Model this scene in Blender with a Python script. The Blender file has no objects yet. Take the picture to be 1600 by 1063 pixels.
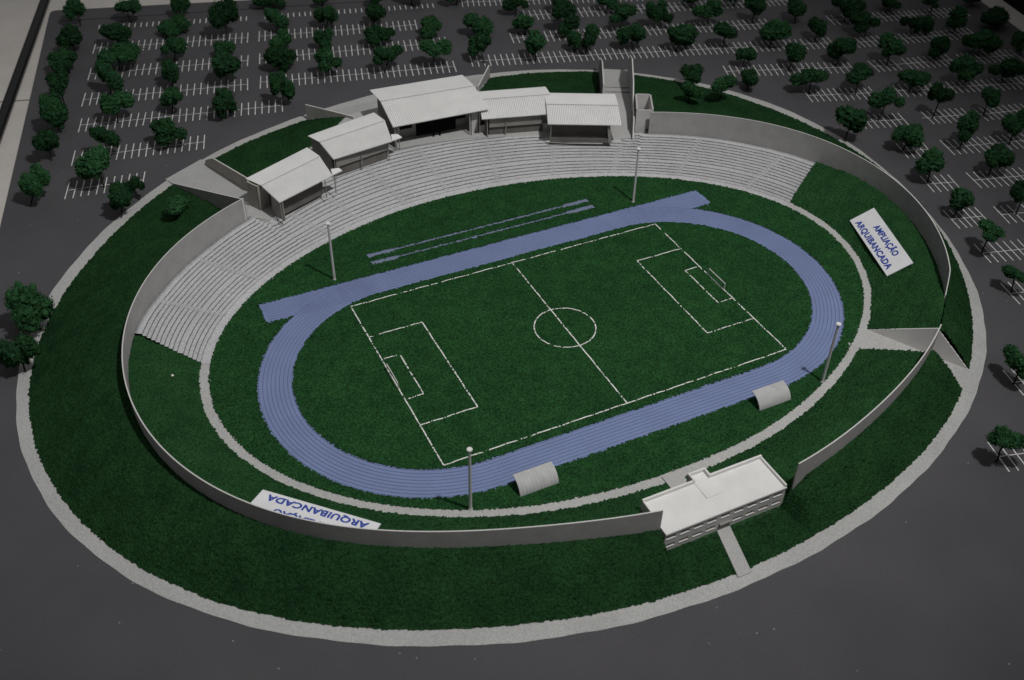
# Architectural scale model of an oval football stadium on a tiled floor
DATA = {"rings": {"path_in": [8.3037, -0.0121, -0.1398, 1.5014, -0.0023, 0.0383, -0.0301, 0.2059, -0.0028, 0.0108, 0.0119, 0.0351, -0.0084], "pav_out": [13.6953, 0.0777, 2.3321, 0.7898, 0.4545, -0.2522, 0.1224, -0.0613, 0.0225, -0.068, -0.0329, -0.015, 0.0052, -0.0139, 0.0039, -0.0147, 0.0017], "pav_in": [13.3515, 0.1361, 2.3355, 0.8575, 0.4633, -0.2352, 0.1408, -0.0504, 0.0306, -0.051, -0.0715, 0.042, -0.0133, 0.0256, 0.0285, -0.0082, 0.0052], "wall": [10.4235, 0.1339, -0.0685, 1.6259, -0.0464, 0.1097, 0.1057, 0.1891, 0.077, 0.0308, 0.0157, -0.0563, 0.0202]}, "path_w": [0.297, 0.0401, 0.0846, -0.0479, 0.0379, -0.0283, 0.0076], "rows": [["A1", -8.75, 26.96, -2.64, 25.33], ["A2", -9.28, 24.82, -3.12, 23.29], ["A3", -9.84, 22.4, -3.71, 21.05], ["A4", -10.38, 20.2, -4.27, 18.92], ["A5", -10.81, 18.14, -3.52, 16.61], ["A6", -11.37, 15.76, -6.91, 15.01], ["A7", -11.87, 13.6, -9.41, 13.25], ["B1", -2.08, 25.24, 5.57, 23.32], ["B2", -2.63, 23.22, 4.04, 21.62], ["B3", -3.2, 21.03, 4.55, 19.4], ["B4", -3.76, 18.88, 3.93, 17.06], ["R1", 4.78, 17.21, 19.97, 12.5], ["R1b", 20.88, 12.1, 26.48, 10.74], ["R0", 7.33, 18.6, 18.64, 15.34], ["R0b", 21.48, 14.48, 27.16, 12.94], ["R-1", 8.71, 20.65, 17.96, 18.05], ["R2", 14.05, 12.03, 19.13, 10.23], ["R2b", 20.04, 9.89, 26.14, 8.35], ["R3", 15.77, 8.86, 18.39, 7.99], ["R3b", 19.4, 7.73, 20.87, 7.2], ["R3c", 21.4, 7.14, 24.7, 6.11], ["R4", 16.25, 6.25, 17.92, 5.73], ["R4b", 18.63, 5.52, 20.52, 5.02], ["R4c", 20.99, 4.81, 22.85, 4.38], ["R5", 16.18, 3.87, 17.12, 3.55], ["R5b", 17.88, 3.37, 20.93, 2.57], ["R6", 15.35, 1.7, 16.32, 1.4], ["R6b", 17.06, 1.21, 18.93, 0.69], ["R7", 14.49, -0.36, 15.61, -0.66], ["R7b", 16.24, -0.86, 17.09, -1.03], ["R8", 13.95, -2.27, 15.03, -2.57], ["R11", 7.58, -9.13, 8.23, -9.36], ["R-2", 6.94, 23.13, 8.65, 22.55], ["R10", 10.09, -7.23, 10.45, -7.36], ["R9", 13.12, -4.22, 13.63, -4.38]], "trees": [[-9.47, 27.42, 0.0, -9.59, 27.43, 0.83, 0.51, 0.43], [-10.06, 24.92, 0.0, -10.08, 24.92, 0.64, 0.6, 0.41], [-10.57, 22.8, 0.0, -10.65, 22.8, 0.57, 0.58, 0.42], [-11.11, 20.06, 0.0, -11.1, 20.06, 0.96, 0.63, 0.42], [-11.56, 17.95, 0.0, -11.54, 17.95, 0.88, 0.58, 0.58], [-12.09, 15.89, 0.0, -12.11, 15.89, 0.74, 0.51, 0.5], [-13.11, 13.11, 0.0, -12.73, 13.13, 0.83, 0.55, 0.52], [-7.4, 26.89, 0.0, -7.38, 26.89, 0.73, 0.63, 0.27], [-5.33, 26.59, 0.0, -5.21, 26.57, 0.63, 0.43, 0.34], [-3.97, 23.45, 0.0, -3.92, 23.44, 1.19, 0.61, 0.61], [-8.06, 24.52, 0.0, -8.31, 24.54, 0.62, 0.54, 0.32], [-8.7, 22.28, 0.0, -8.57, 22.27, 0.7, 0.84, 0.35], [-9.39, 20.23, 0.0, -9.24, 20.22, 0.73, 0.5, 0.57], [-9.51, 17.77, 0.0, -9.39, 17.77, 0.82, 0.59, 0.35], [-10.21, 15.29, 0.0, -10.16, 15.29, 0.81, 0.43, 0.43], [-10.7, 13.29, 0.0, -10.81, 13.3, 0.97, 0.56, 0.47], [-5.85, 24.79, 0.0, -5.88, 24.79, 0.38, 0.69, 0.35], [-6.49, 22.22, 0.0, -6.4, 22.21, 0.63, 0.5, 0.37], [-7.08, 19.74, 0.0, -7.01, 19.74, 0.75, 0.48, 0.38], [-7.5, 17.6, 0.0, -7.42, 17.59, 0.68, 0.52, 0.35], [-8.19, 15.18, 0.0, -8.04, 15.16, 0.67, 0.57, 0.42], [-4.51, 21.74, 0.0, -4.46, 21.73, 0.45, 0.43, 0.26], [-5.05, 19.08, 0.0, -4.98, 19.07, 0.92, 0.54, 0.46], [-5.78, 16.43, 0.0, -5.7, 16.42, 0.68, 0.5, 0.55], [-9.76, 12.02, 0.0, -9.84, 12.02, 0.54, 0.32, 0.29], [-10.54, 11.13, 0.0, -10.39, 11.13, 0.77, 0.47, 0.39], [-8.87, 10.08, 0.25, -8.79, 10.07, 0.65, 0.52, 0.22], [-13.57, 6.18, 0.0, -13.64, 6.18, 0.88, 0.59, 0.54], [-14.16, 4.47, 0.0, -14.17, 4.47, 0.74, 0.53, 0.42], [-1.14, 25.86, 0.0, -1.38, 25.91, 0.38, 0.65, 0.27], [-1.82, 23.38, 0.0, -1.74, 23.36, 0.6, 0.53, 0.43], [-2.22, 21.41, 0.0, -2.19, 21.4, 0.45, 0.51, 0.38], [-2.77, 19.58, 0.0, -2.65, 19.55, 0.57, 0.59, 0.47], [-3.5, 16.6, 0.0, -3.46, 16.59, 0.88, 0.46, 0.52], [0.92, 25.28, 0.0, 0.9, 25.28, 0.45, 0.5, 0.21], [0.23, 22.77, 0.0, 0.29, 22.75, 0.67, 0.52, 0.37], [-0.37, 20.59, 0.0, -0.4, 20.6, 0.51, 0.5, 0.42], [-0.98, 18.2, 0.0, -1.08, 18.23, 0.75, 0.48, 0.44], [2.96, 23.97, 0.0, 3.03, 23.95, 0.6, 0.47, 0.25], [2.27, 22.25, 0.0, 2.35, 22.22, 0.7, 0.51, 0.41], [1.72, 20.15, 0.0, 1.78, 20.13, 0.51, 0.61, 0.32], [1.08, 17.67, 0.0, 1.25, 17.61, 0.83, 0.61, 0.33], [4.6, 23.66, 0.0, 4.63, 23.65, 0.66, 0.64, 0.32], [3.99, 20.08, 0.0, 4.09, 20.04, 0.52, 0.62, 0.27], [3.13, 17.28, 0.0, 3.18, 17.26, 0.89, 0.61, 0.33], [6.52, 22.82, 0.0, 6.53, 22.81, 0.66, 0.53, 0.35], [6.09, 19.3, 0.0, 6.11, 19.29, 0.52, 0.63, 0.51], [5.2, 16.82, 0.0, 4.98, 16.92, 0.79, 0.44, 0.48], [8.5, 20.67, 0.0, 8.51, 20.66, 0.6, 0.52, 0.35], [8.0, 18.68, 0.0, 7.93, 18.71, 0.58, 0.49, 0.32], [7.19, 16.08, 0.0, 7.16, 16.09, 0.82, 0.46, 0.48], [10.7, 19.86, 0.0, 10.47, 19.98, 0.62, 0.64, 0.27], [10.03, 18.0, 0.0, 9.84, 18.11, 0.87, 0.67, 0.4], [9.44, 17.67, 0.0, 9.42, 17.68, 0.41, 0.28, 0.25], [9.44, 15.82, 0.0, 9.58, 15.74, 0.81, 0.38, 0.5], [9.16, 16.22, 0.0, 9.11, 16.25, 0.57, 0.34, 0.39], [12.54, 19.37, 0.0, 12.53, 19.37, 0.54, 0.51, 0.21], [12.07, 17.47, 0.0, 12.19, 17.4, 0.74, 0.59, 0.39], [11.49, 15.33, 0.0, 11.41, 15.39, 0.77, 0.57, 0.42], [13.93, 16.8, 0.0, 13.65, 17.0, 0.8, 0.45, 0.52], [14.11, 16.5, 0.0, 14.01, 16.57, 0.58, 0.23, 0.29], [13.18, 14.58, 0.0, 13.33, 14.47, 0.71, 0.61, 0.45], [16.48, 18.29, 0.0, 16.48, 18.29, 0.46, 0.47, 0.2], [15.92, 16.15, 0.0, 15.84, 16.22, 0.79, 0.64, 0.38], [15.2, 13.97, 0.0, 15.17, 13.99, 0.83, 0.51, 0.3], [18.38, 17.62, 0.0, 18.31, 17.67, 0.6, 0.5, 0.25], [18.0, 15.63, 0.0, 18.0, 15.62, 0.83, 0.53, 0.36], [17.13, 13.18, 0.0, 17.18, 13.15, 0.76, 0.62, 0.47], [14.85, 12.07, 0.0, 14.94, 11.99, 0.61, 0.4, 0.3], [13.85, 10.27, 0.0, 13.86, 10.26, 0.53, 0.49, 0.32], [11.89, 11.21, 0.0, 11.76, 11.31, 0.67, 0.47, 0.33], [10.59, 9.76, 0.3, 10.69, 9.69, 0.9, 0.47, 0.31], [11.91, 9.52, 0.3, 11.93, 9.5, 0.98, 0.56, 0.31], [19.85, 14.96, 0.0, 19.8, 15.01, 0.68, 0.52, 0.35], [19.31, 12.87, 0.0, 19.29, 12.89, 0.72, 0.5, 0.35], [16.5, 11.07, 0.0, 16.59, 10.99, 0.81, 0.49, 0.41], [18.59, 10.6, 0.0, 18.63, 10.56, 0.78, 0.6, 0.44], [22.07, 14.22, 0.0, 22.12, 14.17, 0.73, 0.72, 0.38], [21.69, 12.33, 0.0, 21.55, 12.48, 0.76, 0.56, 0.4], [24.67, 14.12, 0.0, 24.63, 14.16, 0.45, 0.59, 0.27], [20.58, 9.72, 0.0, 20.6, 9.7, 0.88, 0.6, 0.39], [23.7, 11.66, 0.0, 23.56, 11.82, 0.58, 0.37, 0.23], [24.36, 11.45, 0.0, 24.24, 11.58, 0.47, 0.4, 0.43], [26.33, 13.23, 0.0, 26.29, 13.28, 0.57, 0.44, 0.19], [22.91, 9.43, 0.0, 22.99, 9.34, 0.6, 0.61, 0.42], [25.7, 11.16, 0.0, 25.77, 11.08, 0.7, 0.54, 0.46], [28.7, 13.09, 0.0, 28.66, 13.14, 0.42, 0.48, 0.23], [27.77, 10.63, 0.0, 27.64, 10.79, 0.5, 0.72, 0.34], [25.0, 8.92, 0.0, 24.99, 8.94, 0.6, 0.68, 0.39], [22.1, 7.21, 0.0, 22.2, 7.09, 0.76, 0.61, 0.5], [26.7, 8.17, 0.0, 26.57, 8.34, 0.59, 0.36, 0.42], [23.78, 6.46, 0.0, 23.82, 6.41, 0.66, 0.62, 0.42], [17.65, 8.2, 0.0, 17.64, 8.22, 0.85, 0.61, 0.28], [15.92, 8.98, 0.0, 15.85, 9.04, 0.73, 0.66, 0.28], [19.83, 7.54, 0.0, 19.87, 7.48, 0.6, 0.6, 0.33], [19.02, 5.35, 0.0, 19.04, 5.33, 1.06, 0.46, 0.37], [16.94, 6.06, 0.0, 17.01, 5.97, 0.91, 0.57, 0.39], [14.73, 5.36, 0.0, 14.74, 5.35, 0.9, 0.55, 0.42], [16.18, 3.87, 0.0, 16.21, 3.83, 0.7, 0.56, 0.36], [20.98, 4.7, 0.0, 21.02, 4.63, 0.84, 0.42, 0.31], [18.33, 3.21, 0.0, 18.37, 3.16, 0.94, 0.55, 0.48], [20.26, 2.65, 0.0, 20.28, 2.63, 0.86, 0.53, 0.38], [17.84, 1.28, 0.0, 17.89, 1.21, 0.78, 0.53, 0.35], [15.41, 1.76, 0.0, 15.36, 1.82, 0.85, 0.48, 0.36], [14.67, -0.23, 0.0, 14.75, -0.33, 0.72, 0.42, 0.32], [13.93, -2.26, 0.0, 13.92, -2.24, 0.87, 0.5, 0.25], [16.73, -1.04, 0.0, 16.67, -0.96, 0.9, 0.38, 0.33], [13.2, -4.22, 0.0, 13.14, -4.13, 0.68, 0.42, 0.18], [10.06, -7.27, 0.0, 10.01, -7.17, 0.78, 0.47, 0.29], [7.39, -9.23, 0.0, 7.44, -9.32, 0.86, 0.47, 0.2]], "roofs": {"1": {"fl": [-5.97, 7.87, 1.3], "fr": [-3.95, 8.74, 1.3], "dl": [-6.27, 8.77, 1.47], "dr": [-4.03, 9.76, 1.47], "bl": [-6.6, 9.49, 1.42], "br": [-4.21, 10.61, 1.42]}, "2": {"fl": [-3.6, 9.71, 1.3], "fr": [-1.39, 10.05, 1.3], "dl": [-3.75, 10.67, 1.47], "dr": [-1.21, 11.2, 1.47], "bl": [-3.96, 11.36, 1.42], "br": [-1.32, 12.03, 1.42]}, "3": {"fl": [-1.13, 10.62, 1.5], "fr": [2.48, 10.46, 1.5], "dl": [-1.06, 11.99, 1.8], "dr": [2.47, 11.75, 1.8], "bl": [-1.02, 13.27, 1.66], "br": [2.55, 13.03, 1.66]}, "4": {"fl": [2.06, 10.22, 1.3], "fr": [4.64, 9.53, 1.3], "dl": [2.42, 11.29, 1.47], "dr": [5.01, 10.6, 1.47], "bl": [2.59, 12.02, 1.42], "br": [5.18, 11.33, 1.42]}, "5": {"fl": [4.04, 8.94, 1.3], "fr": [6.39, 7.79, 1.3], "dl": [4.5, 9.97, 1.47], "dr": [6.84, 8.82, 1.47], "bl": [4.9, 10.91, 1.42], "br": [7.25, 9.75, 1.42]}}}
GRASS = ((0.0185, 0.072, 0.0225), (0.0155, 0.053, 0.018))
TRACK = (0.178, 0.225, 0.395)
WORLD = 0.25
FSTOP = 0.42
EXPO = 0.0
TABS = {1: [(-3.91, 9.04, 1.32), (-3.64, 9.02, 1.32), (-3.58, 8.88, 1.28), (-3.95, 8.74, 1.28)], 2: [(-1.3, 10.41, 1.32), (-1.08, 10.34, 1.32), (-1.0, 10.14, 1.28), (-1.39, 10.05, 1.28)]}
import bpy, bmesh, math, random
import numpy as np
from mathutils import Vector, Matrix
rng = np.random.default_rng(7)
random.seed(7)
scene = bpy.context.scene
COL = scene.collection
C0 = (0.12, 1.0)                      # centre used for the polar curves

# ------------------------------------------------------------------ curves
def fourier(c, th):
    th = np.asarray(th, float)
    r = np.full(th.shape, c[0])
    for k in range(1, (len(c) - 1) // 2 + 1):
        r = r + c[2*k-1]*np.cos(k*th) + c[2*k]*np.sin(k*th)
    return r
def nodes(deg, tab):
    x = np.array([t[0] for t in tab], float); y = np.array([t[1] for t in tab], float)
    return np.interp(deg, x, y)
def d360(th): return np.degrees(th) % 360.0
def r_path_in(th): return fourier(DATA['rings']['path_in'], th)
def r_path_out(th): return r_path_in(th) + np.clip(fourier(DATA['path_w'], th), .2, .3)
def r_pav_out(th): return fourier(DATA['rings']['pav_out'], th)
def r_pav_in(th): return fourier(DATA['rings']['pav_in'], th)
def r_wall(th): return fourier(DATA['rings']['wall'], th)
def pt(r, th): return np.stack([C0[0] + r*np.cos(th), C0[1] + r*np.sin(th)], -1)
ZT = 1.4                                # top of the perimeter wall
Z_IN = [(0,.68),(7,.64),(12,.52),(46,.55),(130,.6),(155,.52),(160,.60),(166,.70),(171,.76),(176,.74),(190,.7),(200,.5),(215,.45),(228,.5),(240,.55),(256.5,.5),(258.5,.0),(279,.0),(281,.5),(300,.58),(324,.80),(332,.84),(339,.66),(345,.62),(360,.68)]
Z_OUT = [(0,.76),(20,.7),(40,.66),(46,.5),(126,.5),(132,.45),(140,.5),(150,.8),(180,.86),(200,.86),(222,.86),(237,.83),(248,.78),(257.6,.74),(258.6,.0),(278.6,.0),(280.2,.5),(283,.8),(293,.85),(306,.87),(324,.9),(340,.8),(360,.76)]
RB = [(43.0,10.45),(46,10.7),(52,10.9),(60,11.3),(72,11.9),(80,12.8),(99,12.9),(103,12.3),(110,11.7),(118,11.1),(126,10.9),(132.4,10.3)]
RCLIP = [(45.9,9.85),(48.7,9.62),(63.5,9.32),(64.5,9.5),(71,9.42),(79,9.55),(85,9.62),(99,9.9),(112,9.8),(127,9.68),(132.5,9.55)]
S_OUT = [(44,10.35),(60,9.95),(75,9.75),(90,9.8),(105,9.98),(120,10.2),(133,10.3)]
Z_ST = [(0,.5),(24,.46),(36,.52),(44,.56),(46,.5),(131,.5),(133,.62),(144,.52),(155,.54),(160,.66),(166,.8),(180,.85)]
def z_inner(th, s):
    k = nodes(d360(th), [(0,1.5),(8,1.5),(13,1.1),(46,1.1),(150,1.1),(172,1.05),(182,1.6),(300,1.6),(314,1.05),(334,1.05),(342,1.5),(360,1.5)])
    x = np.clip(s*k, 0, 1); x = x*(1 + (k-1)*.36*(1-x*x))
    return nodes(d360(th), Z_IN)*np.clip(x, 0, 1)
def r_berm_in(th):
    d = d360(th); w = r_wall(th)
    return np.where((d > 43) & (d < 132.4), nodes(d, RB), w)
def z_outer(th, s):                     # s: 0 at the pavement, 1 at the wall
    x = np.clip(s*1.12, 0, 1)
    return nodes(d360(th), Z_OUT)*(x*(1.3 - .3*x))
def polar(x, y):
    return np.hypot(x-C0[0], y-C0[1]), np.arctan2(y-C0[1], x-C0[0])

# ------------------------------------------------------------------ materials
def new_mat(name, base, rough=.9, spec=.25, noise=None, bump=None, metallic=0.0):
    m = bpy.data.materials.new(name); m.use_nodes = True
    nt = m.node_tree; b = nt.nodes['Principled BSDF']
    b.inputs['Base Color'].default_value = (*base, 1); b.inputs['Roughness'].default_value = rough
    b.inputs['Specular IOR Level'].default_value = spec; b.inputs['Metallic'].default_value = metallic
    geo = nt.nodes.new('ShaderNodeNewGeometry')
    if noise:                            # list of (scale, colour A, colour B, lo, hi) layered by mixing
        last = None
        for (sc, ca, cb, lo, hi, fac) in noise:
            n = nt.nodes.new('ShaderNodeTexNoise'); n.inputs['Scale'].default_value = sc; n.inputs['Detail'].default_value = 4
            nt.links.new(geo.outputs['Position'], n.inputs['Vector'])
            r = nt.nodes.new('ShaderNodeValToRGB'); e = r.color_ramp.elements
            e[0].position, e[1].position = lo, hi; e[0].color = (*ca, 1); e[1].color = (*cb, 1)
            nt.links.new(n.outputs['Fac'], r.inputs['Fac'])
            if last is None: last = r.outputs['Color']
            else:
                mx = nt.nodes.new('ShaderNodeMix'); mx.data_type = 'RGBA'; mx.blend_type = 'MULTIPLY'; mx.inputs['Factor'].default_value = fac
                nt.links.new(last, mx.inputs[6]); nt.links.new(r.outputs['Color'], mx.inputs[7]); last = mx.outputs[2]
        nt.links.new(last, b.inputs['Base Color'])
    if bump:
        sc, st, dist = bump
        n = nt.nodes.new('ShaderNodeTexNoise'); n.inputs['Scale'].default_value = sc; n.inputs['Detail'].default_value = 3
        nt.links.new(geo.outputs['Position'], n.inputs['Vector'])
        bp_ = nt.nodes.new('ShaderNodeBump'); bp_.inputs['Strength'].default_value = st; bp_.inputs['Distance'].default_value = dist
        nt.links.new(n.outputs['Fac'], bp_.inputs['Height']); nt.links.new(bp_.outputs['Normal'], b.inputs['Normal'])
    return m
W1 = (1,1,1)
M = {}
M['asphalt'] = new_mat('asphalt_paper', (.078,.075,.081), .85, .3, noise=[(.45,(.072,.069,.075),(.085,.081,.087),.35,.7,1),(26,(.82,.82,.82),(1.1,1.1,1.1),.3,.7,.8)], bump=(60,.25,.01))
def add_dust(m, amount=.019, scale=9):
    nt = m.node_tree; b = nt.nodes['Principled BSDF']; src = b.inputs['Base Color'].links[0].from_socket
    geo = nt.nodes.new('ShaderNodeNewGeometry'); v = nt.nodes.new('ShaderNodeTexVoronoi'); v.inputs['Scale'].default_value = scale*.33; v.feature = 'F1'
    nt.links.new(geo.outputs['Position'], v.inputs['Vector'])
    lt = nt.nodes.new('ShaderNodeMath'); lt.operation = 'LESS_THAN'; lt.inputs[1].default_value = amount*3
    nt.links.new(v.outputs['Distance'], lt.inputs[0])
    mx = nt.nodes.new('ShaderNodeMix'); mx.data_type = 'RGBA'; mx.inputs[7].default_value = (.26,.25,.25,1)
    mlt = nt.nodes.new('ShaderNodeMath'); mlt.operation = 'MULTIPLY'
    sep = nt.nodes.new('ShaderNodeSeparateColor'); nt.links.new(v.outputs['Color'], sep.inputs[0])
    gt = nt.nodes.new('ShaderNodeMath'); gt.operation = 'GREATER_THAN'; gt.inputs[1].default_value = .55; nt.links.new(sep.outputs[0], gt.inputs[0])
    nt.links.new(lt.outputs[0], mlt.inputs[0]); nt.links.new(gt.outputs[0], mlt.inputs[1])
    nt.links.new(mlt.outputs[0], mx.inputs[0]); nt.links.new(src, mx.inputs[6]); nt.links.new(mx.outputs[2], b.inputs['Base Color'])
add_dust(M['asphalt'])
M['gravel'] = new_mat('pale_gravel', (.4,.4,.39), .95, .1, noise=[(38,(.33,.33,.325),(.52,.515,.50),.3,.7,1),(.7,(.88,.88,.88),(1.05,1.05,1.05),.3,.7,.7)], bump=(40,.4,.015))
M['terrace'] = new_mat('terrace_gravel', (.45,.45,.455), .95, .1, noise=[(22,(.36,.36,.368),(.59,.59,.597),.3,.7,1),(.8,(.88,.88,.88),(1.05,1.05,1.05),.3,.7,.7)], bump=(28,.5,.02))
G0, G1 = GRASS
M['grass'] = new_mat('green_flock', G0, 1.0, .05, noise=[(22,tuple(.38*c for c in G0),tuple(1.62*c for c in G0),.32,.68,1),(2.2,(.72,.74,.8),(1.2,1.12,1.05),.3,.7,.8),(.35,(.85,.85,.9),(1.12,1.1,1.1),.3,.7,.8)], bump=(30,1.0,.05))
M['grass_bank'] = new_mat('green_flock_bank', G1, 1.0, .05, noise=[(19,tuple(.55*c for c in G1),tuple(1.42*c for c in G1),.32,.68,1),(1.6,(.7,.72,.78),(1.22,1.14,1.05),.3,.7,.8),(.3,(.8,.82,.88),(1.15,1.12,1.1),.3,.7,.8)], bump=(24,1.0,.06))
M['track'] = new_mat('blue_track_paper', TRACK, .8, .25, noise=[(1.2,tuple(.93*c for c in TRACK),tuple(1.06*c for c in TRACK),.3,.7,1),(30,(.9,.9,.9),(1.08,1.08,1.08),.3,.7,.8)], bump=(40,.2,.01))
M['lane'] = new_mat('lane_line', tuple(.62*c for c in TRACK), .8, .2)
M['runway'] = new_mat('grey_blue_runway', (.17,.20,.30), .85, .2, noise=[(20,(.14,.165,.25),(.2,.23,.33),.3,.7,1)])
M['white_line'] = new_mat('white_paint', (.72,.72,.68), .8, .2, noise=[(14,(.5,.5,.47),(.78,.78,.74),.3,.6,1)])
M['bay_line'] = new_mat('bay_paint', (.66,.66,.64), .8, .2, noise=[(9,(.5,.5,.49),(.74,.74,.72),.3,.6,1)])
M['roof'] = new_mat('white_card', (.74,.735,.725), .7, .3, noise=[(1.5,(.71,.705,.695),(.77,.765,.755),.3,.7,1)])
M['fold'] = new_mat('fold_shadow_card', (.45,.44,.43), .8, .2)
M['white'] = new_mat('white_board', (.7,.69,.675), .65, .3, noise=[(2.0,(.66,.65,.635),(.73,.72,.7),.3,.7,1)])
M['card'] = new_mat('grey_card', (.345,.336,.333), .8, .2, noise=[(2.5,(.32,.311,.308),(.37,.361,.358),.3,.7,1),(30,(.9,.9,.9),(1.06,1.06,1.06),.3,.7,.7)])
M['edge'] = new_mat('card_cut_edge', (.6,.59,.57), .8, .2)
M['beige'] = new_mat('beige_card', (.40,.37,.34), .8, .2, noise=[(3,(.37,.345,.315),(.44,.41,.375),.3,.7,1)])
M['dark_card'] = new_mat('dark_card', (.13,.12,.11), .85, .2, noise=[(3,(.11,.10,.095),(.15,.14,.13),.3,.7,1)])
M['mid_card'] = new_mat('mid_card', (.24,.235,.215), .8, .2, noise=[(3,(.21,.205,.19),(.27,.26,.24),.3,.7,1)])
M['black'] = new_mat('black_matte', (.004,.004,.004), .9, .05)
M['pane'] = new_mat('dark_pane', (.008,.008,.009), .85, .1)
M['screen'] = new_mat('screen_black', (.003,.003,.0035), .8, .08)
M['metal'] = new_mat('pale_metal', (.5,.49,.48), .5, .5)
M['corrugated'] = new_mat('corrugated_grey', (.42,.42,.42), .7, .3, noise=[(4,(.38,.38,.38),(.46,.46,.46),.3,.7,1)])
M['blue_ink'] = new_mat('blue_ink', (.035,.07,.34), .6, .3)
M['paper'] = new_mat('white_paper', (.74,.74,.76), .7, .25, noise=[(3,(.70,.70,.72),(.77,.77,.79),.3,.7,1)])
M['bark'] = new_mat('dark_twig', (.022,.017,.014), .9, .1, noise=[(8,(.015,.012,.01),(.035,.027,.022),.3,.7,1)])
M['bar'] = new_mat('black_gloss_plastic', (.006,.006,.007), .3, .5)
M['black_box'] = new_mat('black_box_matte', (.006,.005,.005), .8, .1)
# foliage with a little difference from tree to tree
def foliage():
    m = new_mat('green_sponge', (.018,.062,.022), 1.0, .05, noise=[(9,(.011,.036,.014),(.032,.098,.038),.3,.72,1)], bump=(16,1.0,.08))
    nt = m.node_tree; b = nt.nodes['Principled BSDF']; src = b.inputs['Base Color'].links[0].from_socket
    oi = nt.nodes.new('ShaderNodeObjectInfo'); hs = nt.nodes.new('ShaderNodeHueSaturation')
    mr = nt.nodes.new('ShaderNodeMapRange'); mr.inputs[3].default_value = .65; mr.inputs[4].default_value = 1.35
    nt.links.new(oi.outputs['Random'], mr.inputs[0]); nt.links.new(mr.outputs[0], hs.inputs['Value'])
    nt.links.new(src, hs.inputs['Color']); nt.links.new(hs.outputs[0], b.inputs['Base Color'])
    return m
M['grass_in'] = new_mat('green_flock_inner', G0, 1.0, .05, noise=[(24,tuple(.5*c for c in G0),tuple(1.5*c for c in G0),.32,.68,1),(1.8,(.85,.76,.9),(1.4,1.15,1.2),.3,.7,.8)], bump=(20,1.0,.08))
M['soil'] = new_mat('brown_backing', (.07,.055,.035), 1.0, .05, noise=[(6,(.03,.04,.02),(.10,.08,.05),.3,.7,1)])
M['palecard'] = new_mat('pale_card', (.50,.485,.475), .8, .2, noise=[(2.5,(.47,.455,.445),(.53,.515,.505),.3,.7,1)])
M['mid2'] = new_mat('dim_card', (.28,.275,.25), .8, .2, noise=[(2.5,(.25,.245,.225),(.31,.30,.28),.3,.7,1)])
M['riser'] = new_mat('dark_riser', (.14,.14,.14), .9, .1, noise=[(12,(.08,.08,.08),(.22,.22,.22),.3,.7,1)])  # riser faces are a darker grey than the treads
M['leaf'] = foliage()
def tile_mat():
    m = new_mat('beige_tile', (.40,.37,.335), .45, .4, noise=[(.5,(.53,.50,.465),(.60,.565,.525),.3,.7,1),(5,(.94,.94,.94),(1.05,1.05,1.05),.3,.7,.7)])
    nt = m.node_tree; b = nt.nodes['Principled BSDF']; src = b.inputs['Base Color'].links[0].from_socket
    geo = nt.nodes.new('ShaderNodeNewGeometry'); mp = nt.nodes.new('ShaderNodeMapping'); mp.inputs['Rotation'].default_value = (0,0,math.radians(15.5)); mp.inputs['Location'].default_value = (2.6,-5.4,0)
    br = nt.nodes.new('ShaderNodeTexBrick'); br.offset = .0; br.inputs['Scale'].default_value = 1
    br.inputs['Brick Width'].default_value = 12; br.inputs['Row Height'].default_value = 12; br.inputs['Mortar Size'].default_value = .06
    br.inputs['Color1'].default_value = br.inputs['Color2'].default_value = (1,1,1,1); br.inputs['Mortar'].default_value = (.35,.33,.31,1)
    nt.links.new(geo.outputs['Position'], mp.inputs['Vector']); nt.links.new(mp.outputs[0], br.inputs['Vector'])
    mx = nt.nodes.new('ShaderNodeMix'); mx.data_type = 'RGBA'; mx.blend_type = 'MULTIPLY'; mx.inputs[0].default_value = 1
    nt.links.new(src, mx.inputs[6]); nt.links.new(br.outputs['Color'], mx.inputs[7]); nt.links.new(mx.outputs[2], b.inputs['Base Color'])
    return m
M['tile'] = tile_mat()

# ------------------------------------------------------------------ object helpers
def tag(o, label=None, cat=None, group=None, kind=None):
    if label: o['label'] = label
    if cat: o['category'] = cat
    if group: o['group'] = group
    if kind: o['kind'] = kind
    return o
def thing(name, label, cat, loc=(0,0,0), group=None):
    o = bpy.data.objects.new(name, None); COL.objects.link(o); o.location = loc; o.empty_display_size = .1
    return tag(o, label, cat, group)
def mesh_obj(name, verts, faces, mat, parent=None, smooth=False, mats=None, fmat=None):
    """link one mesh object; verts are world coordinates"""
    v = np.asarray(verts, float).reshape(-1, 3)
    org = np.array([0,0,0], float)
    if parent is not None:
        q = parent
        while q is not None: org = org + np.array(q.location); q = q.parent
    me = bpy.data.meshes.new(name); me.from_pydata((v - org).tolist(), [], [list(map(int, f)) for f in faces])
    for m in (mats or [mat]): me.materials.append(M[m])
    if fmat is not None: me.polygons.foreach_set('material_index', np.asarray(fmat, np.int32))
    if smooth: me.polygons.foreach_set('use_smooth', [True]*len(me.polygons))
    me.update()
    o = bpy.data.objects.new(name, me); COL.objects.link(o)
    if parent is not None: o.parent = parent
    return o
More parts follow.
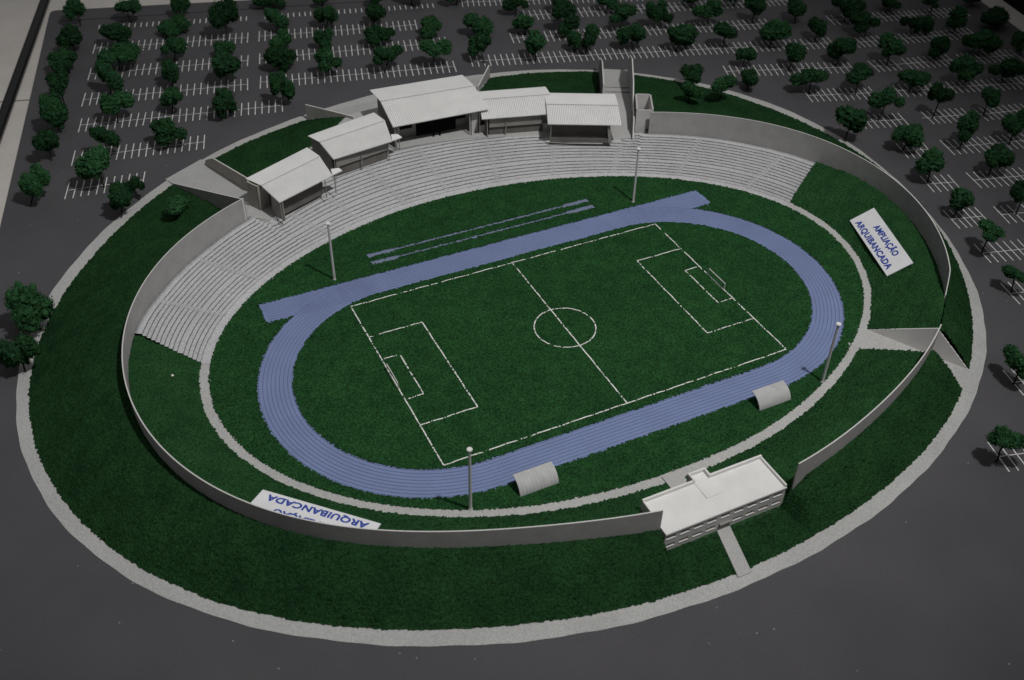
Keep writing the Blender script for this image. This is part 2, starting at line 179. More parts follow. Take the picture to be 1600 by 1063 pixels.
class MB:
    def __init__(s): s.v, s.f, s.m = [], [], []
    def add(s, v, f, m=0):
        b = len(s.v); s.v += [tuple(map(float, q)) for q in v]; s.f += [[b+i for i in q] for q in f]; s.m += [m]*len(f); return s
    def box(s, c, ux, uy, uz, m=0):     # centre and three half vectors
        c, ux, uy, uz = map(np.array, (c, ux, uy, uz))
        v = [c + a*ux + b*uy + d*uz for d in (-1,1) for b in (-1,1) for a in (-1,1)]
        return s.add(v, [(0,2,3,1),(4,5,7,6),(0,1,5,4),(2,6,7,3),(0,4,6,2),(1,3,7,5)], m)
    def abox(s, x0, x1, y0, y1, z0, z1, m=0):
        return s.box(((x0+x1)/2,(y0+y1)/2,(z0+z1)/2), ((x1-x0)/2,0,0), (0,(y1-y0)/2,0), (0,0,(z1-z0)/2), m)
    def tube(s, pts, radii, n=8, m=0, cap=True):
        pts = [np.array(p, float) for p in pts]; rings = []
        for i, p in enumerate(pts):
            t = pts[min(i+1, len(pts)-1)] - pts[max(i-1, 0)]; t = t/np.linalg.norm(t)
            a = np.cross(t, (0,0,1) if abs(t[2]) < .9 else (1,0,0)); a /= np.linalg.norm(a); b = np.cross(t, a)
            r = radii[i] if hasattr(radii, '__len__') else radii
            rings.append([p + r*(a*math.cos(k*2*math.pi/n) + b*math.sin(k*2*math.pi/n)) for k in range(n)])
        v = [q for r in rings for q in r]; f = []
        for i in range(len(pts)-1):
            for k in range(n): f.append((i*n+k, i*n+(k+1) % n, (i+1)*n+(k+1) % n, (i+1)*n+k))
        if cap: f += [tuple(range(n))[::-1], tuple((len(pts)-1)*n+k for k in range(n))]
        return s.add(v, f, m)
    def prism(s, poly, d, m=0):         # polygon (list of 3D points) extruded by vector d
        n = len(poly); p = [np.array(q, float) for q in poly]; d = np.array(d, float)
        return s.add(p + [q+d for q in p], [tuple(range(n))[::-1], tuple(range(n, 2*n))] + [(i, (i+1) % n, n+(i+1) % n, n+i) for i in range(n)], m)
    def obj(s, name, mat, parent=None, smooth=False, mats=None):
        return mesh_obj(name, s.v, s.f, mat, parent, smooth, mats, s.m if mats else None)
def inside_poly(x, y, poly):
    x = np.asarray(x); y = np.asarray(y); c = np.zeros(x.shape, bool); n = len(poly)
    for i in range(n):
        x0, y0 = poly[i][:2]; x1, y1 = poly[(i+1) % n][:2]
        k = ((y0 > y) != (y1 > y)) & (x < (x1-x0)*(y-y0)/((y1-y0) if y1 != y0 else 1e-9) + x0); c ^= k
    return c
def grid_obj(name, X, Y, Z, keep, mat, closed=False, parent=None):
    """quad mesh over arrays X,Y,Z[i,j]; keep[i,j] says which cells stay"""
    ni, nj = X.shape; idx = np.arange(ni*nj).reshape(ni, nj)
    a, b = idx[:-1,:-1], idx[1:,:-1]; c, d = idx[1:,1:], idx[:-1,1:]
    F = np.stack([a,b,c,d], -1)[keep]
    used = np.unique(F); remap = np.full(ni*nj, -1); remap[used] = np.arange(len(used))
    V = np.stack([X.ravel(), Y.ravel(), Z.ravel()], -1)[used]; F = remap[F]
    me = bpy.data.meshes.new(name)
    me.vertices.add(len(V)); me.vertices.foreach_set('co', V.astype(np.float32).ravel())
    me.loops.add(F.size); me.loops.foreach_set('vertex_index', F.astype(np.int32).ravel())
    me.polygons.add(len(F)); me.polygons.foreach_set('loop_start', np.arange(0, F.size, 4, dtype=np.int32))
    me.update(calc_edges=True); me.validate(); me.materials.append(M[mat])
    o = bpy.data.objects.new(name, me); COL.objects.link(o)
    if parent: o.parent = parent
    return o

# ------------------------------------------------------------------ the setting: floor, board, asphalt
mesh_obj('floor', [(-90,-60,-.2),(90,-60,-.2),(90,90,-.2),(-90,90,-.2)], [(0,1,2,3)], 'tile').__setitem__('kind','structure')
ub = np.array([math.cos(math.radians(-15.5)), math.sin(math.radians(-15.5))]); vb = np.array([-ub[1], ub[0]])
TL = np.array([-10.45,29.72])
TR = np.array([29.05,18.2]); 
BR = np.array([29.05-.268*46,18.2-.963*46]); BL = np.array([-10.45-.205*46, 29.72-.979*46])
TR = np.array([30.9,18.1]); BR = TR + 48*np.array([-.262,-.965])
def rounded(poly, r=.35, n=6):
    out = []
    for i in range(4):
        p = poly[i]; a = poly[i-1]-p; b = poly[(i+1) % 4]-p; a = a/np.linalg.norm(a)*r; b = b/np.linalg.norm(b)*r
        for k in range(n+1):
            t = k/n; out.append(p + a*(1-t)**2 + b*t**2)
    return out
outline = rounded([TL, BL, BR, TR])
nb = len(outline)
mb = MB(); mb.add([(*p,0) for p in outline] + [(*p,-.19) for p in outline], [tuple(range(nb))] + [(i, nb+i, nb+(i+1) % nb, (i+1) % nb) for i in range(nb)])
asphalt = mb.obj('asphalt', 'asphalt'); tag(asphalt, kind='structure')
# seam between two sheets of the dark paper near the back edge
sm = MB(); A = np.array([-10.2,28.32]); B = np.array([12.5,22.6]); nrm = np.array([.25,.97])*.022
sm.add([(*(A-nrm),.004),(*(B-nrm),.004),(*(B+nrm),.004),(*(A+nrm),.004)], [(0,1,2,3)])
sm.obj('paper_seam', 'black', asphalt)
# painted bays
ROWANG = {}
for k, x0, y0, x1, y1 in DATA['rows']:
    a = np.array([x0,y0]); b = np.array([x1,y1]); L = np.hypot(*(b-a))
    if L < .9: u = ub.copy()
    else: u = (b-a)/L
    short = k in ('A1','B1')
    right = x1 > 16.5 and k[0] == 'R'
    tl = .24 if short else .54
    n = max(2, int(round(L/.257)))
    if k in ('R3c','R4c','R5b','R6b','R7b','R8','R9','R10','R11','R-2','R2b','R0b','R-1'): n += {'R2b':2,'R0b':3,'R-1':14,'R-2':26}.get(k, 8)
    st = .257 if n != max(2, int(round(L/.257))) else L/n
    w = u*0 + np.array([-u[1], u[0]])
    tw = np.array([math.cos(math.radians(74.5)), math.sin(math.radians(74.5))]) if k[0] in 'AB' else w
    m = MB()
    for i in range(n+1):
        if random.random() < .012: continue
        c = a + u*(st*i + random.uniform(-.008,.008)); e = tl*random.uniform(.95,1.04); h = .017 if not short else .021
        t2 = tw + u*random.uniform(-.02,.02)
        z = .004
        m.add([(*(c-t2*e-u*h),z),(*(c-t2*e+u*h),z),(*(c+t2*e+u*h),z),(*(c+t2*e-u*h),z)], [(0,1,2,3)])
    if not short:
        e = a + u*st*n; h = .013
        m.add([(*(a-w*h),.008),(*(e-w*h),.008),(*(e+w*h),.008),(*(a+w*h),.008)], [(0,1,2,3)])
    m.obj('parking_bay_lines', 'bay_line', asphalt)

# ------------------------------------------------------------------ pavement ring, path ring
def ring_sheet(name, r0, r1, z, mat, n=720, t0=0, t1=2*math.pi, steps=3):
    th = np.linspace(t0, t1, n+1); s = np.linspace(0,1,steps+1)
    a, b = r0(th), r1(th)
    R = a[:,None] + (b-a)[:,None]*s[None,:]; T = np.repeat(th[:,None], steps+1, 1)
    P = pt(R, T); Z = np.full(R.shape, z)
    return grid_obj(name, P[...,0], P[...,1], Z, np.ones((n, steps), bool), mat)
wob = lambda th: .012*np.sin(29*th) + .007*np.sin(83*th+1)
pav = ring_sheet('pavement', lambda t: r_pav_in(t)-.12, lambda t: r_pav_out(t)+wob(t), .012, 'gravel', 1440); tag(pav, kind='structure')
path = ring_sheet('path', lambda t: r_path_in(t)-.06, lambda t: r_path_out(t)+.06, .012, 'gravel', 1080); tag(path, kind='structure')
# gravel way of the gate, and the ramps that lead up to the terrace platform
def ramp(name, quad, n=12):
    q = [np.array(p, float) for p in quad]; s = np.linspace(0,1,n+1)
    X = np.array([[(q[0]*(1-a)+q[1]*a)*(1-b) + (q[3]*(1-a)+q[2]*a)*b for b in s] for a in s])
    return tag(grid_obj(name, X[...,0], X[...,1], X[...,2], np.ones((n,n), bool), 'gravel'), kind='structure')
G4F = [np.array([7.98,-3.73]), np.array([9.37,-6.32])]; G4N = [np.array([7.16,-4.33]), np.array([8.56,-6.83])]
dg = np.array([.475,-.88])
ramp('gate_path', [(*(G4N[0]-dg*.35),.016),(*(G4N[1]+dg*.3),.016),(*(G4F[1]+dg*.3),.016),(*(G4F[0]-dg*.3),.016)])
ramp('ramp', [(-8.72,12.95,.014),(-7.05,8.2,.5),(-6.2,9.85,.5),(-7.3,13.8,.014)])
ramp('ramp', [(-3.05,15.35,.014),(-1.9,12.7,.5),(3.1,13.0,.5),(4.95,15.75,.014)])
ramp('ramp', [(9.3,14.4,.014),(7.7,11.3,.5),(8.55,10.6,.5),(10.35,13.8,.014)])
ramp('ramp', [(7.7,11.3,.5),(6.1,9.0,.508),(7.25,8.3,.508),(8.55,10.6,.5)])
# paved walk with shallow steps from the pavement to the clubhouse
m = MB()
ys = np.linspace(-9.42,-8.06,25)
for i in range(24):
    off = -.09 - .31*((ys[i]+8.06)/-1.25)
    m.abox(off-.18, off+.18, ys[i], ys[i+1]-.004, -.02, .05)
tag(m.obj('walk', 'gravel'), kind='structure')

# ------------------------------------------------------------------ grass of the field (inside the path ring)
cell = .034
xs = np.arange(-10.4, 10.6, cell); ys_ = np.arange(-6.6, 8.4, cell)
gx, gy = np.meshgrid(xs, ys_, indexing='ij')
cx_, cy_ = gx[:-1,:-1]+cell/2, gy[:-1,:-1]+cell/2
def lumpy(x, y, s, seed):
    r = np.random.default_rng(seed); out = np.zeros(x.shape)
    for k in range(6):
        a = r.uniform(0,6.28); f = s*r.uniform(.6,1.6); out += np.sin(f*(x*np.cos(a)+y*np.sin(a)) + r.uniform(0,6.28))
    return out/6
def stadium(x, y, half, rad):
    dx = np.maximum(np.abs(x)-half, 0); return np.hypot(dx, y) - rad
TR_HALF, TR_IN, TR_OUT = 4.1, 3.79, 4.71
rag = .012*lumpy(cx_, cy_, 30, 1) + .014*lumpy(cx_, cy_, 9, 4) + rng.normal(0,.009,cx_.shape)
d_in = stadium(cx_, cy_, TR_HALF, TR_IN); d_out = stadium(cx_, cy_, TR_HALF, TR_OUT)
rr, tt = polar(cx_, cy_)
infield = d_in < rag - .005
chute = (np.abs(cx_) < 7.68+rag) & (cy_ > 3.79-rag) & (cy_ < 4.71+rag) & (np.abs(cx_) > 3)
outer_ok = (d_out > rag+.005) & ~chute & (rr < r_path_in(tt) - .01 + .4*rag)
def runway(y0):
    w = np.where(np.abs(cx_+.05) > 3.05, .19, .085)
    return (np.abs(cx_) < 3.95) & (np.abs(cy_-y0) < w*.5 + rag*.8)
jump = runway(5.72) | runway(5.3)
keep = infield | (outer_ok & ~jump)
bare = (np.abs(lumpy(cx_, cy_, 3.1, 9)) > .62) & (rng.random(cx_.shape) < .25)
zg = .03 + .012*lumpy(gx, gy, 20, 2) + rng.normal(0,.012,gx.shape)
jx = gx + rng.normal(0,.009,gx.shape); jy = gy + rng.normal(0,.009,gy.shape)
field = grid_obj('pitch_grass', jx, jy, np.maximum(zg,.009), keep, 'grass'); tag(field, kind='structure')
# soil-coloured backing sheet that shows at the ragged edges
th = np.linspace(0, 2*math.pi, 361)[:-1]; P = pt(r_path_in(th)+.02, th)
tag(mesh_obj('ground', [(*p,.003) for p in P], [tuple(range(360))], 'soil'), kind='structure')

# running track: oval plus the straight chutes, with lane lines
def oval(rad, n=64, half=TR_HALF):
    a = np.linspace(-math.pi/2, math.pi/2, n); b = np.linspace(math.pi/2, 1.5*math.pi, n)
    return np.concatenate([np.stack([half+rad*np.cos(a), rad*np.sin(a)],-1), np.stack([-half+rad*np.cos(b), rad*np.sin(b)],-1)])
def band(mbx, ra, rb, z):
    A, B = oval(ra), oval(rb); n = len(A)
    mbx.add([(*p,z) for p in A] + [(*p,z) for p in B], [(i, n+i, n+(i+1) % n, (i+1) % n) for i in range(n)])
m = MB(); band(m, TR_IN-.06, TR_OUT+.06, .010); track = tag(m.obj('running_track', 'track'), kind='structure')
m = MB()
for s in (-1,1): m.add([(s*3.9,3.74,.0135),(s*7.72,3.74,.0135),(s*7.72,4.76,.0135),(s*3.9,4.76,.0135)], [(0,1,2,3) if s > 0 else (3,2,1,0)])
m.obj('sprint_chute', 'track', track)
m = MB()
lw = .0075
for k in range(9):
    r = TR_IN + .02 + (TR_OUT-TR_IN-.04)*k/8
    band(m, r-lw, r+lw, .0165)
    for s in (-1,1): m.add([(s*4.1,r-lw,.0185),(s*7.6,r-lw,.0185),(s*7.6,r+lw,.0185),(s*4.1,r+lw,.0185)], [(0,1,2,3)])
m.obj('lane_lines', 'lane', track)
m = MB()
for y0 in (5.72,5.3): m.add([(-4.0,y0-.14,.007),(4.0,y0-.14,.007),(4.0,y0+.14,.007),(-4.0,y0+.14,.007)], [(0,1,2,3)])
tag(m.obj('jump_runway', 'runway'), kind='structure')

# football pitch lines: narrow painted strips lying in the flock
L2, W2 = 5.25, 3.495
def strip(mbx, a, b, w=.0175, z=.0375, seg=.06):
    a, b = np.array(a, float), np.array(b, float); L = np.hypot(*(b-a)); u = (b-a)/L; nn = np.array([-u[1],u[0]]); n = max(1, int(L/seg))
    ph = random.uniform(0, 9)
    V, F = [], []
    for i in range(n+1):
        p = a + u*L*i/n; zz = z + .006*math.sin(ph+i*.35) + .004*math.sin(ph*2+i*.83) + random.uniform(-.003,.003)
        V += [(*(p-nn*w),zz),(*(p+nn*w),zz)]
        if i: F.append((2*i-2, 2*i, 2*i+1, 2*i-1))
    mbx.add(V, F)
m = MB()
for a, b in [((-L2,-W2),(L2,-W2)),((-L2,W2),(L2,W2)),((-L2,-W2),(-L2,W2)),((L2,-W2),(L2,W2)),((.026,-W2),(.026,W2))]: strip(m, a, b)
for s in (-1,1):
    for (dl, hw) in ((1.626,1.949),(.529,.89)):
        strip(m, (s*L2,hw), (s*(L2-dl),hw)); strip(m, (s*L2,-hw), (s*(L2-dl),-hw)); strip(m, (s*(L2-dl),-hw), (s*(L2-dl),hw))
pts = [(.026+.8913*math.cos(t), .8913*math.sin(t)) for t in np.linspace(0, 2*math.pi, 61)]
for a, b in zip(pts[:-1], pts[1:]): strip(m, a, b, seg=.05)
m.obj('pitch_lines', 'white_line', field)

# ------------------------------------------------------------------ grass banks
GATE1 = [(-8.62,12.7),(-8.9,13.4),(-7.4,14.2),(-7.24,13.3),(-6.25,9.7),(-7.03,8.2)]
GATE2 = [(-3.0,15.1),(-3.3,16.2),(5.2,16.4),(4.85,15.5),(3.55,13.8),(3.2,12.5),(-1.9,12.4),(-1.6,13.4)]
GATE3 = [(9.25,14.25),(9.9,15.4),(10.9,14.8),(10.3,13.7),(7.5,8.6),(6.3,9.4),(7.2,11.0)]
GATE4 = [tuple(G4N[0]-dg*.7), tuple(G4N[1]+dg*.7), tuple(G4F[1]+dg*.7), tuple(G4F[0]-dg*.7)]
WALK = [(-.62,-9.6),(-.25,-8.0),(.07,-8.0),(-.32,-9.6)]
BACKP = [(-.53,-6.0),(-.07,-6.0),(-.07,-6.9),(-.53,-6.9)]
def bank(name, r0, r1, zf, dth, ns, mat, gates, t0=0, t1=2*math.pi, jit=.014, edge=(True,True)):
    n = int((t1-t0)/dth); th = np.linspace(t0, t1, n+1); s = np.linspace(0,1,ns+1)
    a, b = r0(th), r1(th); T = np.repeat(th[:,None], ns+1, 1); S = np.repeat(s[None,:], n+1, 0)
    R = a[:,None] + (b-a)[:,None]*S
    rough = np.minimum(1, 8*np.minimum(S+.02, 1))
    Z = zf(T, S) + .02 + .016*lumpy(R*np.cos(T), R*np.sin(T), 9, 5) + rng.normal(0,jit,R.shape)
    R = R + rng.normal(0,.012,R.shape); 
    T = T + rng.normal(0,.001,T.shape)
    if edge[0]: R[:,0] += rng.normal(0,.008,n+1) + .010*np.sin(th*61)*np.sin(th*23)
    if edge[1]: R[:,-1] += rng.normal(0,.02,n+1)
    P = pt(R, T); cx = .25*(P[:-1,:-1]+P[1:,:-1]+P[1:,1:]+P[:-1,1:])
    kp = np.ones(cx.shape[:2], bool)
    for g in gates: kp &= ~inside_poly(cx[...,0], cx[...,1], g)
    return tag(grid_obj(name, P[...,0], P[...,1], np.maximum(Z,.024), kp, mat), kind='structure')
bank('outer_embankment', r_pav_in, lambda t: r_berm_in(t)-.0, z_outer, .0042, 52, 'grass_bank', [GATE1, GATE2, GATE3, GATE4, WALK], edge=(True,False))
# the inner bank runs from the right end of the terraces round the front to the left end
FR, TRr = np.array([10.21,2.76]), np.array([12.45,4.09])      # right end of the terraces: foot and top
FL, TLl = np.array([-9.83,2.87]), np.array([-11.36,4.0])      # left end
STAND = [tuple(FR-(TRr-FR)*.3), tuple(TRr+(TRr-FR)*.5), (14,14), (-14,14), tuple(TLl+(TLl-FL)*.5), tuple(FL-(TLl-FL)*.3)]
bank('inner_embankment', r_path_out, lambda t: r_wall(t)-.02, lambda t, s: z_inner(t, s), .0044, 46, 'grass_in', [GATE4, STAND, BACKP], t0=math.radians(158), t1=math.radians(378), edge=(True,False))

# ------------------------------------------------------------------ grandstand terraces
NROW = 14
TW = np.array([1,1,1,1,1.5,1,1,1,1,1,1,1,1,1.9]); TC = np.concatenate([[0], np.cumsum(TW)])/TW.sum()*NROW   # one wider walkway tread part way up
stand = thing('grandstand', 'long curved grey stepped grandstand along the far side of the field', 'grandstand', (0.,9.,0.))
th = np.radians(np.arange(6, 174.01, .75)); deg = np.degrees(th)
foot = r_path_in(th); S = np.where((deg > 44) & (deg < 133), nodes(deg, S_OUT), r_wall(th)-.03)
clip = np.where((deg > 45.9) & (deg < 132.5), nodes(deg, RCLIP), 99.)
hs = nodes(deg, Z_ST)/NROW; dl = (S-foot-.27)/NROW
cols = [foot-.0, foot+.27]; zz = [np.zeros(len(th))+.02, np.zeros(len(th))+.02]
for j in range(NROW):
    cols += [foot+.27+dl*TC[j]+.004, foot+.27+dl*TC[j+1]]; zz += [hs*(j+1), hs*(j+1)]
R = np.stack(cols, 1); Z = np.stack(zz, 1)
Rc = np.minimum(R, clip[:,None]); Z = np.where(R > clip[:,None]+.0, nodes(deg, Z_ST)[:,None], Z)
last = Rc.max(1)
Rc = np.concatenate([Rc, last[:,None]], 1); Z = np.concatenate([Z, Z[:,-1:]*0], 1)
Z = Z + rng.normal(0,.0025,Z.shape)
P = pt(Rc, np.repeat(th[:,None], Rc.shape[1], 1))
terr = grid_obj('terrace_steps', P[...,0], P[...,1], Z, np.ones((len(th)-1, Rc.shape[1]-1), bool), 'terrace')
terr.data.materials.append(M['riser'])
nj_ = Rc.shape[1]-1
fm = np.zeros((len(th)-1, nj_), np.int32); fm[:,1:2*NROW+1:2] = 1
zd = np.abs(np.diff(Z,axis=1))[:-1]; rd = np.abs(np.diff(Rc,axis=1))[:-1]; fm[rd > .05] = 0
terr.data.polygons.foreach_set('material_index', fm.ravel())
bm = bmesh.new(); bm.from_mesh(terr.data)
for a, b, s in ((FR,TRr,1),(FL,TLl,-1)):
    d = (b-a)/np.hypot(*(b-a)); nn = np.array([d[1],-d[0]])*s
    bmesh.ops.bisect_plane(bm, geom=bm.verts[:]+bm.edges[:]+bm.faces[:], plane_co=(*a,0), plane_no=(*nn,0), clear_outer=True)
bm.to_mesh(terr.data); bm.free()
for v in terr.data.vertices: v.co -= Vector(stand.location)
terr.parent = stand
# stair aisles: half-height blocks on every row
for dg_ in (19,33,47.5,62.5,77,92,105,117.5,126.5,146,157.5):
    i = int(np.argmin(abs(deg-dg_))); m = MB(); t = th[i]; er = np.array([math.cos(t), math.sin(t)]); et = np.array([-er[1], er[0]])
    prof = []
    for j in range(NROW):
        r0 = foot[i]+.27+dl[i]*TC[j]
        if r0 + .1 > clip[i]-.12: break
        prof += [(r0-.07, hs[i]*j), (r0-.07, hs[i]*(j+.5)), (r0+.03, hs[i]*(j+.5)), (r0+.03, hs[i]*(j+1)+.003)]
    q = np.array(C0)
    poly = [(*(q+er*r+et*.08), z) for r, z in prof] + [(*(q+er*prof[-1][0]+et*.08), -.01), (*(q+er*prof[0][0]+et*.08), -.01)]
    m.prism(poly, (*(-et*.16),0))
    m.obj('stair_aisle', 'terrace', stand)
# platform behind the terraces where the canopies stand
tp = np.radians(np.arange(45.9, 132.6, .5)); dp = np.degrees(tp); A = pt(nodes(dp, RCLIP)-.01, tp); B = pt(nodes(dp, RB)+.15, tp)
n = len(tp); m = MB(); m.add([(*p,.505) for p in A] + [(*p,.505) for p in B], [(i, n+i, n+i+1, i+1) for i in range(n-1)])
m.obj('platform', 'gravel', stand)

# ------------------------------------------------------------------ perimeter walls and retaining walls
GEND = 321.8
def wall_strip(name, degs, zbot, label, ztop=None, shift=None, th_=.03):
    t = np.radians(degs); r = r_wall(t)
    if shift is not None: r = r + shift
    zt = np.full(len(t), ZT) if ztop is None else ztop
    a, b = pt(r-th_*.5, t), pt(r+th_*.5, t); n = len(t); V, F, FM = [], [], []
    for i in range(n): V += [(*a[i],zbot),(*b[i],zbot),(*b[i],zt[i]),(*a[i],zt[i])]
    for i in range(n-1):
        k, q = 4*i, 4*i+4
        F += [(k,q,q+3,k+3),(k+1,k+2,q+2,q+1),(k+3,q+3,q+2,k+2),(k,k+1,q+1,q)]; FM += [0,0,1,0]
    F += [(0,3,2,1),(4*n-4,4*n-3,4*n-2,4*n-1)]; FM += [0,0]
    o = mesh_obj(name, V, F, None, None, True, ['card','edge'], FM)
    o.data.polygons.foreach_set('use_smooth', [False]*len(F))
    return tag(o, label, 'wall')
wall_strip('perimeter_wall', np.concatenate([np.arange(133.7,257.4,.75),[257.6]]), 0, 'long curved grey wall from the left ramp round the left front to the white clubhouse')
dn = np.concatenate([np.arange(280.2, GEND, .5), [GEND]]); zt = None; sh = None
wall_strip('perimeter_wall', dn, 0, 'short curved grey wall between the white clubhouse and the right gate', zt, sh)
dn = np.concatenate([np.arange(-28.5,43.3,.75)]); zt = np.where(dn < -25, ZT-(-25-dn)/3.5*.75, ZT)
wall_strip('perimeter_wall', dn, 0, 'curved grey wall on the right side behind the white stand extension sign', zt)
def card_wall(label, a, b, tops, zb=(0,0), mat='card', t=.045, name='retaining_wall'):
    """upright card standing on the line a-b; tops are (fraction, height)"""
    a, b = np.array(a, float), np.array(b, float); u = (b-a)/np.hypot(*(b-a)); nn = np.array([-u[1],u[0]])*t*.5
    poly = [(*(a-nn),zb[0]-.02),(*(b-nn),zb[1]-.02)] + [(*(a+(b-a)*f-nn),z) for f, z in tops]
    m = MB(); n = len(poly); d = np.array([2*nn[0],2*nn[1],0]); p = [np.array(q) for q in poly]
    m.add(p+[q+d for q in p], [tuple(range(n))[::-1], tuple(range(n,2*n)), (0,1,n+1,n)], 0)
    for i in range(1, n): m.add([p[i],p[(i+1) % n],p[(i+1) % n]+d,p[i]+d], [(0,1,2,3)], 1)
    return tag(m.obj(name, None, None, False, [mat,'edge']), label, 'wall')
ap = .612
card_wall('triangular pale retaining wall on the far side of the right gate, rising to a peak', G4F[0], G4F[1], [(.985,.02),(ap,.935),(.015,.02)], mat='white')
card_wall('low retaining wall on the near side of the right gate, level with the grass', G4N[0]+dg*.25, G4N[1]-dg*.25, [(.97,.02),(.6,.35),(.45,.35),(.03,.02)], mat='palecard')
card_wall('grey wedge wall rising from the pavement along the near side of the left ramp', (-8.6,12.66), (-7.0,8.36), [(1,1.4),(0.01,.03)])
card_wall('beige wall on the far side of the left ramp, ending behind the leftmost canopy', (-7.26,13.37), (-6.41,10.23), [(1,.97),(.25,.64),(.06,.3)], mat='beige')
card_wall('slanting grey wall at the left edge of the central forecourt', (-2.98,15.12), (-1.65,13.5), [(1,.62),(0,.63)], mat='mid2')
card_wall('slim grey wall at the right edge of the central forecourt', (4.81,15.49), (3.65,14.05), [(1,.52),(.05,.6)])
card_wall('grey wall on the left side of the right ramp behind the canopies', (9.23,14.24), (7.6,11.16), [(1,1.1),(.75,1.15),(.47,1.18),(.05,.66)])
card_wall('tall grey wall on the right side of the right ramp beside the open box', (10.27,13.66), (7.05,7.98), [(1,.55),(.93,1.05),(.75,1.12),(.6,1.48),(.3,1.5),(.05,.9)], zb=(0,.3))
# open box beside the wall (stair head)
kb = thing('stair_box', 'open topped pale grey box at the top of the terraces beside the right ramp wall', 'stair box', (7.6,8.3,.5))
a, b, c, d = [np.array(p) for p in ((7.38,8.42),(7.95,8.17),(8.53,9.3),(8.02,9.58))]
m = MB()
for p, q in ((a,b),(b,c),(c,d),(d,a)):
    u = (q-p)/np.hypot(*(q-p)); nn = np.array([-u[1],u[0]])*.05
    m.prism([(*p,.4),(*q,.4),(*q,1.36),(*p,1.36)], (*nn,0))
m.obj('walls', 'palecard', kb)
m = MB(); e1, e2 = (b-a)*.84, (d-a)*.9; o_ = a + (b-a)*.08 + (d-a)*.05
m.prism([(*(o_),1.12),(*(o_+e1),1.12),(*(o_+e1+e2*.75),.72),(*(o_+e2*.75),.72)], (0,0,.03)); m.obj('sloped_slab', 'white', kb)
# steps across the right ramp
for k, (f, nm) in enumerate(((.62,0),(.78,1))):
    p = np.array([9.23,14.24])*(1-f)+np.array([7.6,11.16])*f; q = np.array([10.27,13.66])*(1-f)+np.array([8.6,10.72])*f
    m = MB(); n_ = np.array([-.46,-.88])*.05
    m.prism([(*p,.2),(*q,.2),(*q,f*.5+.045),(*p,f*.5+.045)], (*n_,0))
    tag(m.obj('ramp_step', 'mid_card'), ['step across the right ramp, the one farther from the terraces','step across the right ramp, the one nearer to the terraces'][k], 'step')

